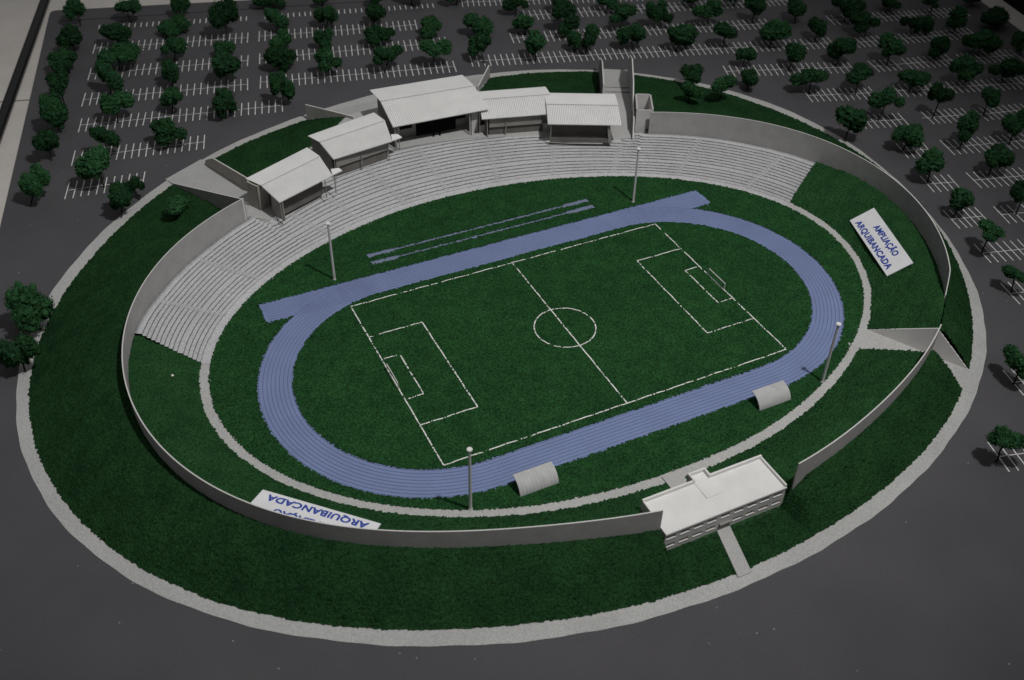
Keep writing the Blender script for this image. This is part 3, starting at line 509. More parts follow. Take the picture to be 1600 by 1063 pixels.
# ------------------------------------------------------------------ canopies
CAN = {1:'leftmost white corrugated canopy, at the left end of the row',
       2:'second white corrugated canopy from the left, beside the tall central one',
       3:'largest and tallest white corrugated canopy in the centre with a black screen under it',
       4:'white corrugated canopy just right of the tall central one',
       5:'rightmost white corrugated canopy, beside the right ramp'}
def canopy(k):
    o = {a: np.array(v) for a, v in DATA['roofs'][str(k)].items()}
    fl, fr, dl_, dr_, bl, br = (o[a] for a in ('fl','fr','dl','dr','bl','br'))
    ctr = (fl+fr+bl+br)/4
    root = thing('canopy', CAN[k], 'canopy', (ctr[0],ctr[1],.505), 'white canopies behind the terraces')
    nrib = 40 if k != 3 else 52; nc = nrib*6
    def sheet(name, p00, p10, p11, p01, amp, bow):          # front-left, front-right, back-right, back-left
        s = np.linspace(0,1,nc+1); tv = np.linspace(0,1,7); V = np.zeros((nc+1,7,3))
        for i, a in enumerate(s):
            for j, b in enumerate(tv):
                q = (p00*(1-a)+p10*a)*(1-b) + (p01*(1-a)+p11*a)*b
                q = q + np.array([0,0, bow*4*b*(1-b) - amp*2*max(0, math.cos(a*nrib*2*math.pi))**2])
                V[i,j] = q
        n0 = (nc+1)*7; V = V.reshape(-1,3); V2 = V - np.array([0,0,.02]); F = []
        for i in range(nc):
            for j in range(6):
                q = i*7+j; F += [(q,q+7,q+8,q+1),(n0+q,n0+q+1,n0+q+8,n0+q+7)]
        for i in range(nc):
            F += [(i*7, n0+i*7, n0+i*7+7, i*7+7), (i*7+6, i*7+13, n0+i*7+13, n0+i*7+6)]
        for j in range(6):
            F += [(j, j+1, n0+j+1, n0+j), (nc*7+j, n0+nc*7+j, n0+nc*7+j+1, nc*7+j+1)]
        return mesh_obj(name, np.concatenate([V,V2]), F, 'roof', root)
    sheet('front_roof', fl, fr, dr_, dl_, .017, .004)
    sheet('back_roof', dl_+np.array([0,0,.008]), dr_+np.array([0,0,.008]), br, bl, .003, .004)
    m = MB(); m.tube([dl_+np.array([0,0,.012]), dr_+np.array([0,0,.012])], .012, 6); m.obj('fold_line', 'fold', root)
    if k in TABS:
        t = [np.array(p) for p in TABS[k]]; m = MB(); m.prism(t, (0,0,.028)); m.obj('roof_tab', 'roof', root)
    # body underneath, in a local frame: e along the front, n towards the back
    e = (fr-fl)[:2]; 
    if k in TABS: e = (dr_-dl_)[:2]
    w = np.hypot(*e); e = e/w; nv = np.array([-e[1], e[0]]); f0 = fl[:2]; f0z, fz, bz = fl[2], dl_[2], bl[2]; z0 = .505
    dd = (dl_-fl)[:2]@nv; db = (bl-fl)[:2]@nv
    def zr(y): return (f0z+(fz-f0z)*y/dd if y < dd else fz+(bz-fz)*(y-dd)/(db-dd)) - .045
    def P(x, y, z): q = f0 + e*x + nv*y; return (q[0], q[1], z)
    def wallx(name, x0, x1, y, za, zb, mat, t=.05):
        m = MB(); m.prism([P(x0,y,za),P(x1,y,za),P(x1,y,zb),P(x0,y,zb)], (*(nv*t),0)); return m.obj(name, mat, root)
    def wally(name, x, y0, y1, mat, t=.05, low=z0):
        ys2 = [y0] + ([dd] if y0 < dd < y1 else []) + [y1]
        m = MB(); m.prism([P(x,y0,low),P(x,y1,low)] + [P(x,y,zr(y)) for y in ys2[::-1]], (*(e*t),0)); return m.obj(name, mat, root)
    def post(x, y, r=.018, mat='mid_card'):
        m = MB(); m.tube([P(x,y,z0), P(x,y,zr(y))], r, 8); return m.obj('post', mat, root)
    if k == 1:
        wallx('back_wall', .35, w-.2, 1.25, z0, zr(1.25), 'dark_card'); wallx('front_opening', .3, w-.42, .36, z0, zr(.36), 'dark_card')
        wally('side_wall', .12, .05, .6, 'mid_card'); wally('side_wall', w-.42, .4, 1.3, 'mid_card')
        wally('end_wall', .0, 1.1, db-.12, 'beige'); wallx('back_panel', .0, .42, 1.1, z0, zr(1.1), 'beige')
        post(.06,.06); post(w-.5,.1); post(w-.12,.06)
        wallx('low_wall', .35, .7, .75, z0, z0+.3, 'mid_card')
    elif k == 2:
        wallx('back_wall', .1, w-.15, 1.3, z0, zr(1.3), 'dark_card'); wallx('upper_panel', .14, w-.42, .12, z0+.36, zr(.12)-.08, 'mid_card', .03)
        wallx('lower_recess', .14, w-.42, .2, z0, z0+.36, 'dark_card'); wally('side_wall', .05, .3, 1.6, 'mid_card'); wally('side_wall', w-.4, .25, 1.6, 'mid_card')
        for x in (.06, 1.1, w-.42): post(x, .08)
    elif k == 3:
        wallx('back_wall', .1, w-.1, .95, z0, zr(.95), 'palecard'); wally('side_wall', .12, .2, 2.2, 'mid_card'); wally('side_wall', w-.32, .55, 2.2, 'mid_card')
        for x in (.52, 2.58):
            for z in (.3,.62):
                m = MB(); m.prism([P(x,.94,z0+z),P(x+.46,.94,z0+z),P(x+.46,.94,z0+z+.12),P(x,.94,z0+z+.12)], (*(-nv*.012),0)); m.obj('window', 'pane', root)
        for x in (.08,.22): post(x,.1)
        wallx('partition', 2.98, 3.28, .3, z0, zr(.3), 'palecard', .03); wallx('partition', 3.36, 3.5, .5, z0, zr(.5), 'mid_card', .05)
        post(2.92,.18,.02,'palecard'); post(3.3,.2,.02,'palecard'); post(2.95,.14,.016,'pane'); wallx('low_wall', 3.3, 3.6, .14, z0, z0+.3, 'palecard')
    elif k == 4:
        wallx('back_wall', .1, w-.1, 1.3, z0, zr(1.3), 'dark_card'); wallx('upper_panel', .3, w-.45, .16, z0+.34, zr(.16)-.03, 'mid_card', .03)
        wallx('lower_recess', .3, w-.45, .24, z0, z0+.34, 'dark_card'); wally('side_wall', .2, .16, 1.6, 'dark_card'); wally('side_wall', w-.42, .2, 1.6, 'mid_card')
        post(.9,.13); post(.22,.1); wallx('low_wall', w-.42, w-.1, .2, z0, z0+.3, 'palecard')
    else:
        wallx('back_wall', .3, w-.3, 1.3, z0, zr(1.3), 'dark_card'); wallx('front_panel', .16, w-.4, .34, z0+.0, zr(.34)-.02, 'dark_card', .03)
        wallx('low_wall', .14, w-.38, .12, z0, z0+.16, 'dark_card', .04)
        m = MB(); m.prism([P(w-.4,.1,z0),P(w-.28,.1,z0),P(w-.4,.1,zr(.1)),P(w-.5,.1,zr(.1))], (*(nv*.9),0)); m.obj('side_wall', 'mid_card', root); post(.12,.08)
    return root, P, z0
for k in (1,2,3,4,5):
    root, Pf, z0 = canopy(k)
    if k == 3: P3 = Pf
# black screen on legs under the central canopy
q = np.array(P3(1.72,.5,.505)); scr = thing('screen', 'big black screen on short legs under the central canopy', 'screen', tuple(q))
m = MB(); m.prism([P3(1.0,.5,.68),P3(2.5,.5,.68),P3(2.5,.5,1.28),P3(1.0,.5,1.28)], np.array(P3(0,.06,0))-np.array(P3(0,0,0))); m.obj('display_panel', 'screen', scr)
for x in (1.62,1.86):
    m = MB(); m.prism([P3(x,.52,.505),P3(x+.06,.52,.505),P3(x+.06,.52,.7),P3(x,.52,.7)], np.array(P3(0,.04,0))-np.array(P3(0,0,0))); m.obj('leg', 'screen', scr)
for i, (x, y, lab) in enumerate(((3.32,.02,'white dot standing in for a reflection in front of the right end of the central canopy'),(3.12,-.02,'smaller of the two white dots standing in for reflections in front of the central canopy'))):
    m = bmesh.new(); bmesh.ops.create_icosphere(m, subdivisions=2, radius=.035-.012*i); me = bpy.data.meshes.new('glint'); m.to_mesh(me); m.free(); me.materials.append(M['white'])  # white spheres modelled in place of the reflections around the central screen
    b_ = bpy.data.objects.new('glint', me); COL.objects.link(b_); b_.location = Vector(P3(x,y,.54-.012*i)); tag(b_, lab, 'glint')

# ------------------------------------------------------------------ clubhouse
club = thing('clubhouse', 'white flat roofed two storey clubhouse between the two front walls', 'building', (-.1,-7.6,0))
X0, X1, Y0, Y1, H = -1.77, 1.585, -8.10, -7.06, .72
m = MB()
# front wall made of piers and bands so that the windows are real openings
lo = [X0+.045+.372*i for i in range(9)]
winw, winh = .25, .10
rows_ = ((.16, [x for x in lo if not -.42 < x < .06]), (.44, lo))
bands = [0,.16,.16+winh,.44,.44+winh,H-.06]
for z1, z2 in ((0,.16),(.16+winh,.44),(.44+winh,H-.05)): m.abox(X0, X1, Y0, Y0+.09, z1, z2)
for zb, xsw in rows_:
    ed = [X0] + [v for x in xsw for v in (x, x+winw)] + [X1]
    for i in range(0, len(ed), 2): m.abox(ed[i], ed[i+1], Y0+.001, Y0+.089, zb, zb+winh)
m.obj('front_wall', 'palecard', club)
for zb, xsw in rows_:
    for x in xsw:
        m = MB(); m.abox(x-.004, x+winw+.004, Y0-.010, Y0+.046, zb+.0005, zb+.012); wf = m.obj('window', 'edge', club)
        m = MB(); m.abox(x-.01, x+winw+.01, Y0+.052, Y0+.058, zb-.01, zb+winh+.01); m.obj('pane', 'pane', wf)
m = MB(); m.abox(X0, X0+.05, Y0+.09, Y1, 0, H-.05); m.abox(X1-.05, X1, Y0+.09, Y1, 0, H-.05); m.abox(X0+.05, X1-.05, Y1-.05, Y1, 0, H-.05)
m.abox(-.38,.1,Y1,-6.85,0,H-.05); m.obj('side_walls', 'palecard', club)
m = MB(); n = 120; V, F = [], []                                      # roof sheet with faint ridges from front to back
for i in range(n+1):
    x = X0+.0+(X1-X0)*i/n; z = H-.045+.0025*math.sin(i*1.6)*(.4+.6*((i*7) % 5)/5)
    V += [(x,Y0-.015,z-.004),(x,Y1-.05,z+.01)]
    if i: F.append((2*i-2,2*i,2*i+1,2*i-1))
m.add(V, F); m.abox(X0, X1, Y0-.02, Y0-.001, H-.095, H-.058); roof = m.obj('roof', 'white', club)
m = MB(); m.abox(-.34,.06,-7.62,-6.89,H-.045,H-.02); m.obj('raised_strip', 'white', roof)
m = MB(); pz0, pz1 = H-.06, H+.06
m.abox(X0, -.38, Y1-.05, Y1, pz0, pz1); m.abox(.1, X1, Y1-.05, Y1, pz0, pz1); m.abox(X1-.04, X1, Y0, Y1-.051, pz0, pz1-.03); m.abox(X0, X0+.04, Y0+.5, Y1-.051, pz0, pz1-.03)
m.abox(-.38,-.34,Y1-.05,-6.85,pz0,pz1+.02); m.abox(.06,.1,Y1-.05,-6.85,pz0,pz1+.02); m.abox(-.34,.06,-6.89,-6.85,pz0,pz1+.02); m.obj('parapet', 'white', club)
m = MB(); m.abox(-.26,.07,Y0-.012,Y0-.002,0,.27); m.abox(-.26,.07,Y0-.06,Y0-.012,.25,.275); m.obj('door', 'mid_card', club)
m = MB(); m.abox(-.55,-.05,-6.85,-6.12,.0,.05); tag(m.obj('back_path', 'gravel'), kind='structure')

# ------------------------------------------------------------------ floodlights, goals, dugouts, signs
def floodlight(x, y, label, z=2.02):
    r = thing('floodlight_pole', label, 'floodlight', (x,y,0), 'four floodlight poles round the track')
    m = MB(); m.tube([(x,y,0),(x,y,z)], [.042,.032], 10); m.obj('pole', 'metal', r)
    m = MB(); m.tube([(x,y,z-.02),(x,y,z+.03)], [.045,.07], 10); m.tube([(x,y,z+.03),(x,y,z+.05)], [.074,.062], 10); m.obj('lamp_head', 'white', r)
    m = MB(); m.tube([(x,y,.0),(x,y,.05)], [.07,.05], 8); m.obj('base', 'metal', r)
floodlight(-5.257,4.985,'floodlight pole on the grass in front of the terraces, left end of the far straight')
floodlight(5.304,4.981,'floodlight pole on the grass in front of the terraces, right end of the far straight')
floodlight(-5.215,-5.054,'floodlight pole on the near straight beside the left dugout')
floodlight(5.314,-5.001,'floodlight pole on the right near the gate path beside the right dugout')
def goal(s, label):
    g = thing('goal', label, 'goal', (s*5.27,0,0), 'two football goals')
    hw, h, r = .42, .25, .014; x = s*5.265
    m = MB(); m.tube([(x,-hw,h),(x,hw,h)], r, 6); m.obj('crossbar', 'edge', g)
    for q in (-hw,hw):
        m = MB(); m.tube([(x,q,.0),(x,q,h)], r, 6); m.obj('post', 'edge', g)
    m = MB()
    m.tube([(x,-hw,.04),(x,hw,.04)], .008, 6); m.obj('ground_bar', 'fold', g)
goal(-1, 'small white wire football goal at the left end of the pitch'); goal(1, 'small white wire football goal at the right end of the pitch')
def dugout(x0, x1, label):
    g = thing('dugout', label, 'dugout', ((x0+x1)/2,-5.15,0), 'two team dugouts')
    prof = [(-5.19+.03-.0*0,.0)]
    prof = []
    for i in range(15):
        a = math.radians(200-118*i/14); prof.append((-4.98+ -.0 + .23*math.cos(math.pi-a)*-1, .17+.27*math.sin(a)))
    prof = [(-5.2,.02)] + [(-4.80-.43*math.cos(math.radians(q)), -.02+.40*math.sin(math.radians(q))) for q in np.linspace(8,92,14)]
    n = 48; V, F = [], []; k = len(prof)
    for i in range(n+1):
        x = x0+(x1-x0)*i/n; rp = .004*math.sin(i/n*11*2*math.pi)
        for (y, z) in prof:
            c = np.array([y+4.80, z+.02]); L_ = np.hypot(*c)+1e-6; V.append((x, y+rp*c[0]/L_, max(0,z+rp*c[1]/L_)))
    N = len(V); V += [(x, -4.80+(y+4.80)*.95, max(0, -.02+(z+.02)*.95)) for (x,y,z) in V]
    for i in range(n):
        for j in range(k-1):
            q = i*k+j; F += [(q,q+1,q+k+1,q+k),(N+q,N+q+k,N+q+k+1,N+q+1)]
        q = i*k+k-1; F.append((q,N+q,N+q+k,q+k)); q = i*k; F.append((q,q+k,N+q+k,N+q))
    for j in range(k-1): F += [(j,N+j,N+j+1,j+1),(n*k+j,n*k+j+1,N+n*k+j+1,N+n*k+j)]
    mesh_obj('curved_shell', V, F, 'corrugated', g)
    m = MB(); m.abox(x0+.06, x1-.06, -5.09, -5.0, .1, .13); m.abox(x0+.08, x0+.11, -5.09, -5.0, 0, .1); m.abox(x1-.11, x1-.08, -5.09, -5.0, 0, .1); m.obj('bench', 'mid_card', g)
dugout(-3.98,-2.93,'grey corrugated curved dugout on the near straight, left of the two'); dugout(3.05,4.07,'grey corrugated curved dugout on the near straight, right of the two')

def text_mesh(body, height, length, bold=.02):
    cu = bpy.data.curves.new('lettering', 'FONT'); cu.body = body; cu.size = 1; cu.offset = .036; cu.extrude = .004; cu.resolution_u = 3; cu.space_character = 1.06
    ob = bpy.data.objects.new('tmp', cu); COL.objects.link(ob); dg2 = bpy.context.evaluated_depsgraph_get(); me = bpy.data.meshes.new_from_object(ob.evaluated_get(dg2))
    bpy.data.objects.remove(ob); bpy.data.curves.remove(cu)
    co = np.array([v.co[:] for v in me.vertices]); return me, co
def sign(label, c, ux, uy, L, Wd, lines):
    """card centred at c; ux reading direction, uy text-up direction"""
    c, ux, uy = (np.array(a, float) for a in (c, ux, uy)); ux /= np.linalg.norm(ux); uy -= ux*(uy@ux); uy /= np.linalg.norm(uy); uz = np.cross(ux, uy)
    g = thing('sign_board', label, 'sign', tuple(c), 'two stand extension signs')
    m = MB(); m.box(c, ux*L/2, uy*Wd/2, uz*.015); m.obj('card', 'paper', g)
    for (txt, x0, x1, yb, h) in lines:
        me, co = text_mesh(txt, h, 0)
        body = co[:,1]; ym = .72
        X = x0 + (co[:,0]-co[:,0].min())/np.ptp(co[:,0])*(x1-x0); Y = yb + co[:,1]/ym*h; Zz = .018 + co[:,2]
        Wc = c[None]+X[:,None]*ux+Y[:,None]*uy+Zz[:,None]*uz
        me.vertices.foreach_set('co', (Wc-c).astype(np.float32).ravel()); me.update(); me.materials.clear(); me.materials.append(M['blue_ink'])
        o = bpy.data.objects.new('lettering', me); COL.objects.link(o); o.parent = g; tag(o, 'blue lettering reading '+txt.title())
SL = [('AMPLIA\u00c7\u00c3O', -.72, .92, .06, .195), ('ARQUIBANCADA', -1.3, 1.3, -.32, .195)]
sign('white stand extension sign on the right inner grass bank, fully readable', (10.769,-.915,.54), (-.324,-.946,0), (.805,-.277,.525), 3.06, .846, SL)
sign('white stand extension sign at the front, upside down and half hidden by the wall', (-8.789,-4.23,0.61), (-0.696,0.718,-0.024), (-0.711,-0.684,0.162), 3.06, .846, SL)

# scraps
m = bmesh.new(); bmesh.ops.create_icosphere(m, subdivisions=1, radius=.05)
for v in m.verts: v.co.z *= .35; v.co.x *= random.uniform(.6,1.2)
me = bpy.data.meshes.new('paper_scrap'); m.to_mesh(me); m.free(); me.materials.append(M['white'])
o = bpy.data.objects.new('paper_scrap', me); COL.objects.link(o); r_, t_ = polar(-10.62,2.22); o.location = (-10.62,2.22,float(z_inner(t_,(r_-r_path_out(t_))/(r_wall(t_)-r_path_out(t_))))+.06); tag(o, 'tiny white scrap lying on the grass below the left end of the terraces', 'scrap')

# ------------------------------------------------------------------ trees
def crown_mesh(seed):
    r = np.random.default_rng(seed); bm = bmesh.new(); n = int(r.integers(5,9))
    lumps = []
    for i in range(n):
        a = r.uniform(0,6.28); d = r.uniform(.3,.68) if i else r.uniform(0,.2); c = np.array([d*math.cos(a), d*math.sin(a), r.uniform(-.3,.35)]); s = r.uniform(.2,.42) if i else r.uniform(.34,.46)
        lumps.append((c, s))
    for c, s in lumps:
        q = bmesh.ops.create_icosphere(bm, subdivisions=3, radius=1)['verts']
        ph = r.uniform(0,6.28,9)
        for v in q:
            p = np.array(v.co); k = 1 + .2*math.sin(5*p[0]+ph[0])*math.sin(5*p[1]+ph[1]) + .15*math.sin(9*p[2]+ph[2]+3*p[0]) + .12*math.sin(13*p[1]+ph[3]+5*p[2]) + r.normal(0,.09)
            v.co = Vector(c + p*s*k*np.array([1,1,1.05]))
    # sponge crumbs: small faces scattered over and just outside the lumps
    for _ in range(3600):
        c, s = lumps[int(r.integers(n))]; p = r.normal(0,1,3); p /= np.linalg.norm(p); q = c + p*s*(.95+abs(r.normal(0,.22)))
        u = np.cross(p, r.normal(0,1,3)); u /= np.linalg.norm(u); w = np.cross(p, u)*.6 + p*r.uniform(-.7,.7); h = r.uniform(.02,.055)
        vs = [bm.verts.new(q+u*h*math.cos(a)+w*h*math.sin(a)) for a in (0,1.7,3.2,4.8)]; bm.faces.new(vs)
    co = np.array([v.co[:] for v in bm.verts]); lo, hi = np.percentile(co,2.0,axis=0), np.percentile(co,98.0,axis=0); mid = (lo+hi)/2; ext = (hi-lo)/2; ext[:2] = ext[:2].mean()
    for v in bm.verts: v.co = Vector((np.array(v.co)-mid)/ext)
    me = bpy.data.meshes.new('crown'); bm.to_mesh(me); bm.free(); me.materials.append(M['leaf']); return me
CROWNS = [crown_mesh(100+i) for i in range(16)]
tr_rng = np.random.default_rng(3)
LABELS = ['bushy tree, first from the back along the left edge of the board', 'bushy tree, second from the back along the left edge of the board', 'bushy tree, third from the back along the left edge of the board', 'bushy tree, fourth from the back along the left edge of the board', 'tall rounded tree, fifth from the back along the left edge of the board', 'tall rounded tree, sixth from the back along the left edge of the board', 'tall rounded tree, seventh from the back along the left edge of the board', 'wide flat tree, first from left in bay row 1 of left car park, from back', 'bushy tree, second from left in bay row 1 of left car park, from back', 'tall rounded tree, third from left in bay row 2 of left car park, from back', 'bushy tree, first from left in bay row 2 of left car park, from back', 'wide flat tree, first from left in bay row 3 of left car park, from back', 'tall rounded tree, first from left in bay row 4 of left car park, from back', 'bushy tree, first from left in bay row 5 of left car park, from back', 'tall rounded tree, first from left in bay row 6 of left car park, from back', 'bushy tree, first from left in bay row 7 of left car park, from back', 'wide flat tree, second from left in bay row 2 of left car park, from back', 'bushy tree, second from left in bay row 3 of left car park, from back', 'bushy tree, second from left in bay row 4 of left car park, from back', 'bushy tree, second from left in bay row 5 of left car park, from back', 'bushy tree, second from left in bay row 6 of left car park, from back', 'bushy tree, third from left in bay row 3 of left car park, from back', 'tall rounded tree, third from left in bay row 4 of left car park, from back', 'tall rounded tree, third from left in bay row 5 of left car park, from back', 'small tree at the left pavement edge, the right one of a touching pair', 'bushy tree at the left pavement edge, the left one of a touching pair', 'low bright green tree on the grass bank beside the left wedge wall', 'large blurred tree on the left pavement edge, the upper of two at the photo edge', 'large blurred tree on the left pavement edge, the lower of two at the photo edge', 'wide flat tree, first from left in bay row 1 of middle car park, from back', 'bushy tree, first from left in bay row 2 of middle car park, from back', 'bushy tree, first from left in bay row 3 of middle car park, from back', 'bushy tree, first from left in bay row 4 of middle car park, from back', 'tall rounded tree, fourth from left in bay row 5 of left car park, from back', 'wide flat tree, second from left in bay row 1 of middle car park, from back', 'bushy tree, second from left in bay row 2 of middle car park, from back', 'bushy tree, second from left in bay row 3 of middle car park, from back', 'tall rounded tree, second from left in bay row 4 of middle car park, from back', 'bushy tree, third from left in bay row 1 of middle car park, from back', 'bushy tree, third from left in bay row 2 of middle car park, from back', 'bushy tree, third from left in bay row 3 of middle car park, from back', 'bushy tree, third from left in bay row 4 of middle car park, from back', 'wide flat tree, fourth from left in bay row 1 of middle car park, from back', 'wide flat tree, fourth from left in bay row 3 of middle car park, from back', 'bushy tree, fourth from left in bay row 4 of middle car park, from back', 'bushy tree, first from left in bay row 1 of right car park, from back', 'bushy tree, first from left in bay row 3 of right car park, from back', 'tall rounded tree, first from left in bay row 4 of right car park, from back', 'bushy tree, first from left in bay row 2 of right car park, from back', 'bushy tree, second from left in bay row 3 of right car park, from back', 'tall rounded tree, second from left in bay row 4 of right car park, from back', 'wide flat tree, second from left in bay row 2 of right car park, from back', 'bushy tree, fourth from left in bay row 3 of right car park, from back', 'tall rounded tree, third from left in bay row 3 of right car park, from back', 'tall rounded tree, fourth from left in bay row 4 of right car park, from back', 'tall rounded tree, third from left in bay row 4 of right car park, from back', 'wide flat tree, third from left in bay row 2 of right car park, from back', 'bushy tree, fifth from left in bay row 3 of right car park, from back', 'bushy tree, fifth from left in bay row 4 of right car park, from back', 'tall rounded tree, sixth from left in bay row 3 of right car park, from back', 'tall rounded tree, seventh from left in bay row 3 of right car park, from back', 'bushy tree, sixth from left in bay row 4 of right car park, from back', 'wide flat tree, fourth from left in bay row 2 of right car park, from back', 'bushy tree, eighth from left in bay row 3 of right car park, from back', 'bushy tree, seventh from left in bay row 4 of right car park, from back', 'wide flat tree, fifth from left in bay row 2 of right car park, from back', 'bushy tree, ninth from left in bay row 3 of right car park, from back', 'bushy tree, eighth from left in bay row 4 of right car park, from back', 'bushy tree, first from left in bay row 5 of right car park, from back', 'drooping tree beside the pavement, just right of the trees on the bank', 'bright tree beyond the pavement behind the open box, the upper of a stacked pair', 'bright tree on the grass bank behind the open box, nearest the box', 'wide tree on the grass bank behind the open box, right of the pair', 'bushy tree, tenth from left in bay row 3 of right car park, from back', 'bushy tree, ninth from left in bay row 4 of right car park, from back', 'bushy tree, second from left in bay row 5 of right car park, from back', 'bushy tree, third from left in bay row 5 of right car park, from back', 'bushy tree, eleventh from left in bay row 3 of right car park, from back', 'bushy tree, tenth from left in bay row 4 of right car park, from back', 'wide flat tree, twelfth from left in bay row 3 of right car park, from back', 'bushy tree, fourth from left in bay row 5 of right car park, from back', 'bushy tree, eleventh from left in bay row 4 of right car park, from back', 'tall rounded tree, twelfth from left in bay row 4 of right car park, from back', 'wide flat tree, thirteenth from left in bay row 3 of right car park, from back', 'bushy tree, fifth from left in bay row 5 of right car park, from back', 'tall rounded tree, thirteenth from left in bay row 4 of right car park, from back', 'wide flat tree, fourteenth from left in bay row 3 of right car park, from back', 'wide flat tree, fourteenth from left in bay row 4 of right car park, from back', 'bushy tree, sixth from left in bay row 5 of right car park, from back', 'bushy tree, fourth from left in bay row 6 of right car park, from back', 'tall rounded tree, seventh from left in bay row 5 of right car park, from back', 'bushy tree, fifth from left in bay row 6 of right car park, from back', 'wide flat tree, second from left in bay row 6 of right car park, from back', 'wide flat tree, first from left in bay row 6 of right car park, from back', 'bushy tree, third from left in bay row 6 of right car park, from back', 'bushy tree, second from left in bay row 7 of right car park, from back', 'bushy tree, first from left in bay row 7 of right car park, from back', 'tree beside the pavement at the upper right, alone left of its bay row', 'tree over a short bay row by the pavement below the alone standing one', 'bushy tree, third from left in bay row 7 of right car park, from back', 'tall rounded tree, first from left in bay row 8 of right car park, from back', 'bushy tree, second from left in bay row 8 of right car park, from back', 'bushy tree, first from left in bay row 9 of right car park, from back', 'tree over a four bay row next to the pavement, right of the curved wall top', 'wide tree over the short bay row above and right of the stand extension sign', 'lone tree over a short bay row right of the stand extension sign', 'tree cut by the right photo edge above the lone tree by the sign', 'tree at the right photo edge beside the pavement, level with the sign board', 'blurred tree at the right photo edge, level with the right gate', 'blurred lowest tree at the right photo edge with a few bay lines under it']
for i, (bx, by, bz, cx, cy, cz, a, c) in enumerate(DATA['trees']):
    if 26 == i or i in (71,72):
        r_, t_ = polar(bx, by); bz = float(z_outer(t_, (r_-r_pav_in(t_))/(r_berm_in(t_)-r_pav_in(t_))))
    root = thing('tree', LABELS[i], 'tree', (bx,by,bz), 'model trees of the car park')
    m = MB(); b0 = np.array([bx,by,bz-.02]); cc = np.array([cx,cy,cz]); mid = b0*.5+cc*.5 + np.array([*tr_rng.normal(0,.03,2),0])
    m.tube([b0, b0*.75+mid*.25+np.array([*tr_rng.normal(0,.015,2),0]), mid, cc], [.032,.027,.024,.016], 6)
    for q in range(3):
        d = tr_rng.normal(0,1,3); d[2] = abs(d[2])*.6; d /= np.linalg.norm(d); e = cc+d*a*.6*np.array([1,1,c/a]); m.tube([mid*.55+cc*.45, e*.6+cc*.4+np.array([0,0,-.03]), e], [.016,.012,.006], 5)
    m.obj('trunk', 'bark', root)
    o = bpy.data.objects.new('crown', CROWNS[int(tr_rng.integers(len(CROWNS)))]); COL.objects.link(o); o.parent = root
    o.location = (cx-bx, cy-by, cz-bz); o.rotation_euler = (tr_rng.normal(0,.12), tr_rng.normal(0,.12), tr_rng.uniform(0,6.28)); k = .78 if i < 7 else .86; o.scale = (a*k, a*k, c*k)

# ------------------------------------------------------------------ things round the board
A = np.array([-10.40,31.9]); B = np.array([-14.35,16.3]); u = (B-A)/np.hypot(*(B-A)); nn = np.array([-u[1],u[0]])
m = MB(); prof = [(-.21,0),(-.21,.1),(-.15,.17),(-.05,.2),(.05,.2),(.15,.17),(.21,.1),(.21,0)]
pa = [np.array([*(A+nn*x), -.2+z]) for x, z in prof]; m.prism(pa, (*(B-A),0)); 
tag(m.obj('floor_bar', 'bar'), 'long black glossy bar lying on the floor tiles left of the board', 'bar')
m = MB(); e = np.array([-.262,-.965]); pr = np.array([.965,-.262]); o_ = np.array([30.75,13.4])+pr*.35
m.prism([(*(o_-e*9),-.2),(*(o_+e*16),-.2),(*(o_+e*16+pr*9),-.2),(*(o_-e*9+pr*9),-.2)], (0,0,6.0))  # plain black box added to fill the area past the right board edge
tag(m.obj('black_box', 'black_box'), 'black box filling the area beyond the right edge of the board', 'black_box')

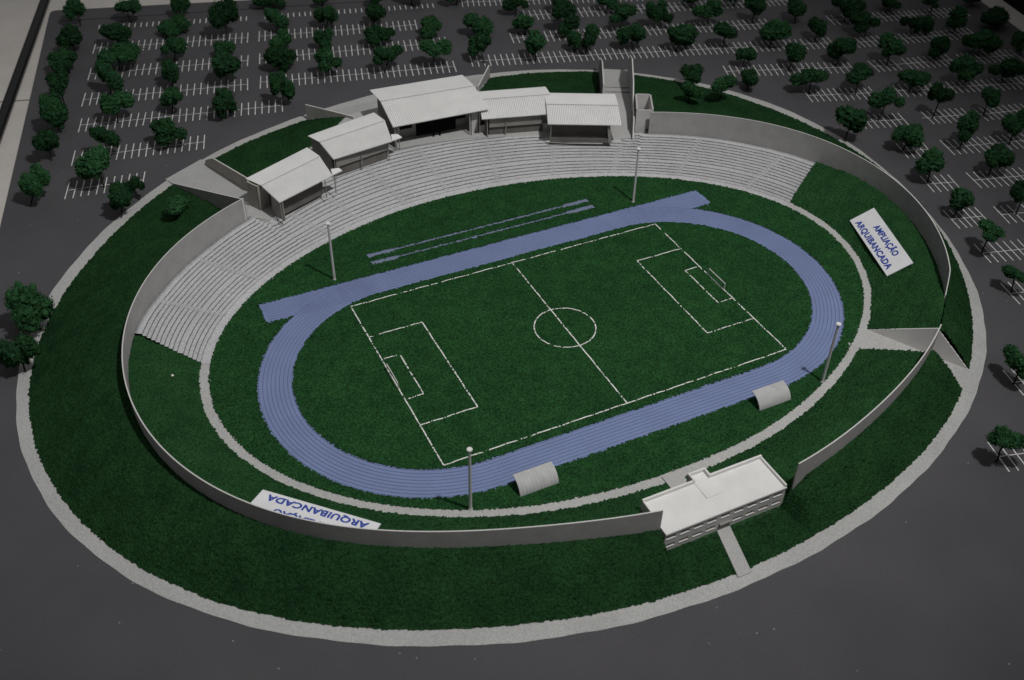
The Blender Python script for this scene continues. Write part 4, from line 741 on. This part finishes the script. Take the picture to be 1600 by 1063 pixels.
# ------------------------------------------------------------------ light, world, camera
w = bpy.data.worlds.new('World'); scene.world = w; w.use_nodes = True
bg = w.node_tree.nodes['Background']; bg.inputs['Strength'].default_value = WORLD
_nt = w.node_tree; _tc = _nt.nodes.new('ShaderNodeTexCoord'); _sp = _nt.nodes.new('ShaderNodeSeparateXYZ'); _rp = _nt.nodes.new('ShaderNodeValToRGB')
_rp.color_ramp.elements[0].position = .05; _rp.color_ramp.elements[0].color = (.05,.05,.052,1); _rp.color_ramp.elements[1].position = .95; _rp.color_ramp.elements[1].color = (.97,.98,1,1)
_nt.links.new(_tc.outputs['Generated'], _sp.inputs[0]); _nt.links.new(_sp.outputs['Z'], _rp.inputs[0]); _nt.links.new(_rp.outputs[0], bg.inputs['Color'])
def lamp(name, kind, loc, tgt, energy, color=(1,1,1), **kw):
    l = bpy.data.lights.new(name, kind); l.energy = energy; l.color = color
    for k, v in kw.items(): setattr(l, k, v)
    o = bpy.data.objects.new(name, l); COL.objects.link(o); o.location = loc
    o.rotation_euler = (Vector(tgt)-Vector(loc)).to_track_quat('-Z','Y').to_euler(); return o
lamp('ceiling_lamp', 'SPOT', (8.0,-21.0,52.0), (-1.5,6.2,0), 89000, (1,.99,.97), spot_size=math.radians(53), spot_blend=1.0, shadow_soft_size=1.3)
cam = bpy.data.cameras.new('camera'); co = bpy.data.objects.new('camera', cam); COL.objects.link(co); scene.camera = co
R = [(0.89993145,-0.4357638,0.015274),(-0.26997787,-0.58437642,-0.76525561),(0.34239646,0.68455395,-0.6435453)]
rot = Matrix(((R[0][0],-R[1][0],-R[2][0]),(R[0][1],-R[1][1],-R[2][1]),(R[0][2],-R[1][2],-R[2][2])))
co.matrix_world = Matrix.Translation((-11.60122827,-19.84449646,18.8108494)) @ rot.to_4x4()
cam.sensor_fit = 'HORIZONTAL'; cam.sensor_width = 36; cam.lens = 36*1606.0711/1600; cam.clip_start = .1; cam.clip_end = 500
cam.dof.use_dof = True; cam.dof.focus_distance = 30.0; cam.dof.aperture_fstop = FSTOP
scene.view_settings.view_transform = 'Standard'; scene.view_settings.look = 'None'; scene.view_settings.exposure = EXPO; scene.view_settings.gamma = 1; scene.view_settings.use_curve_mapping = False
scene.render.engine = 'CYCLES'
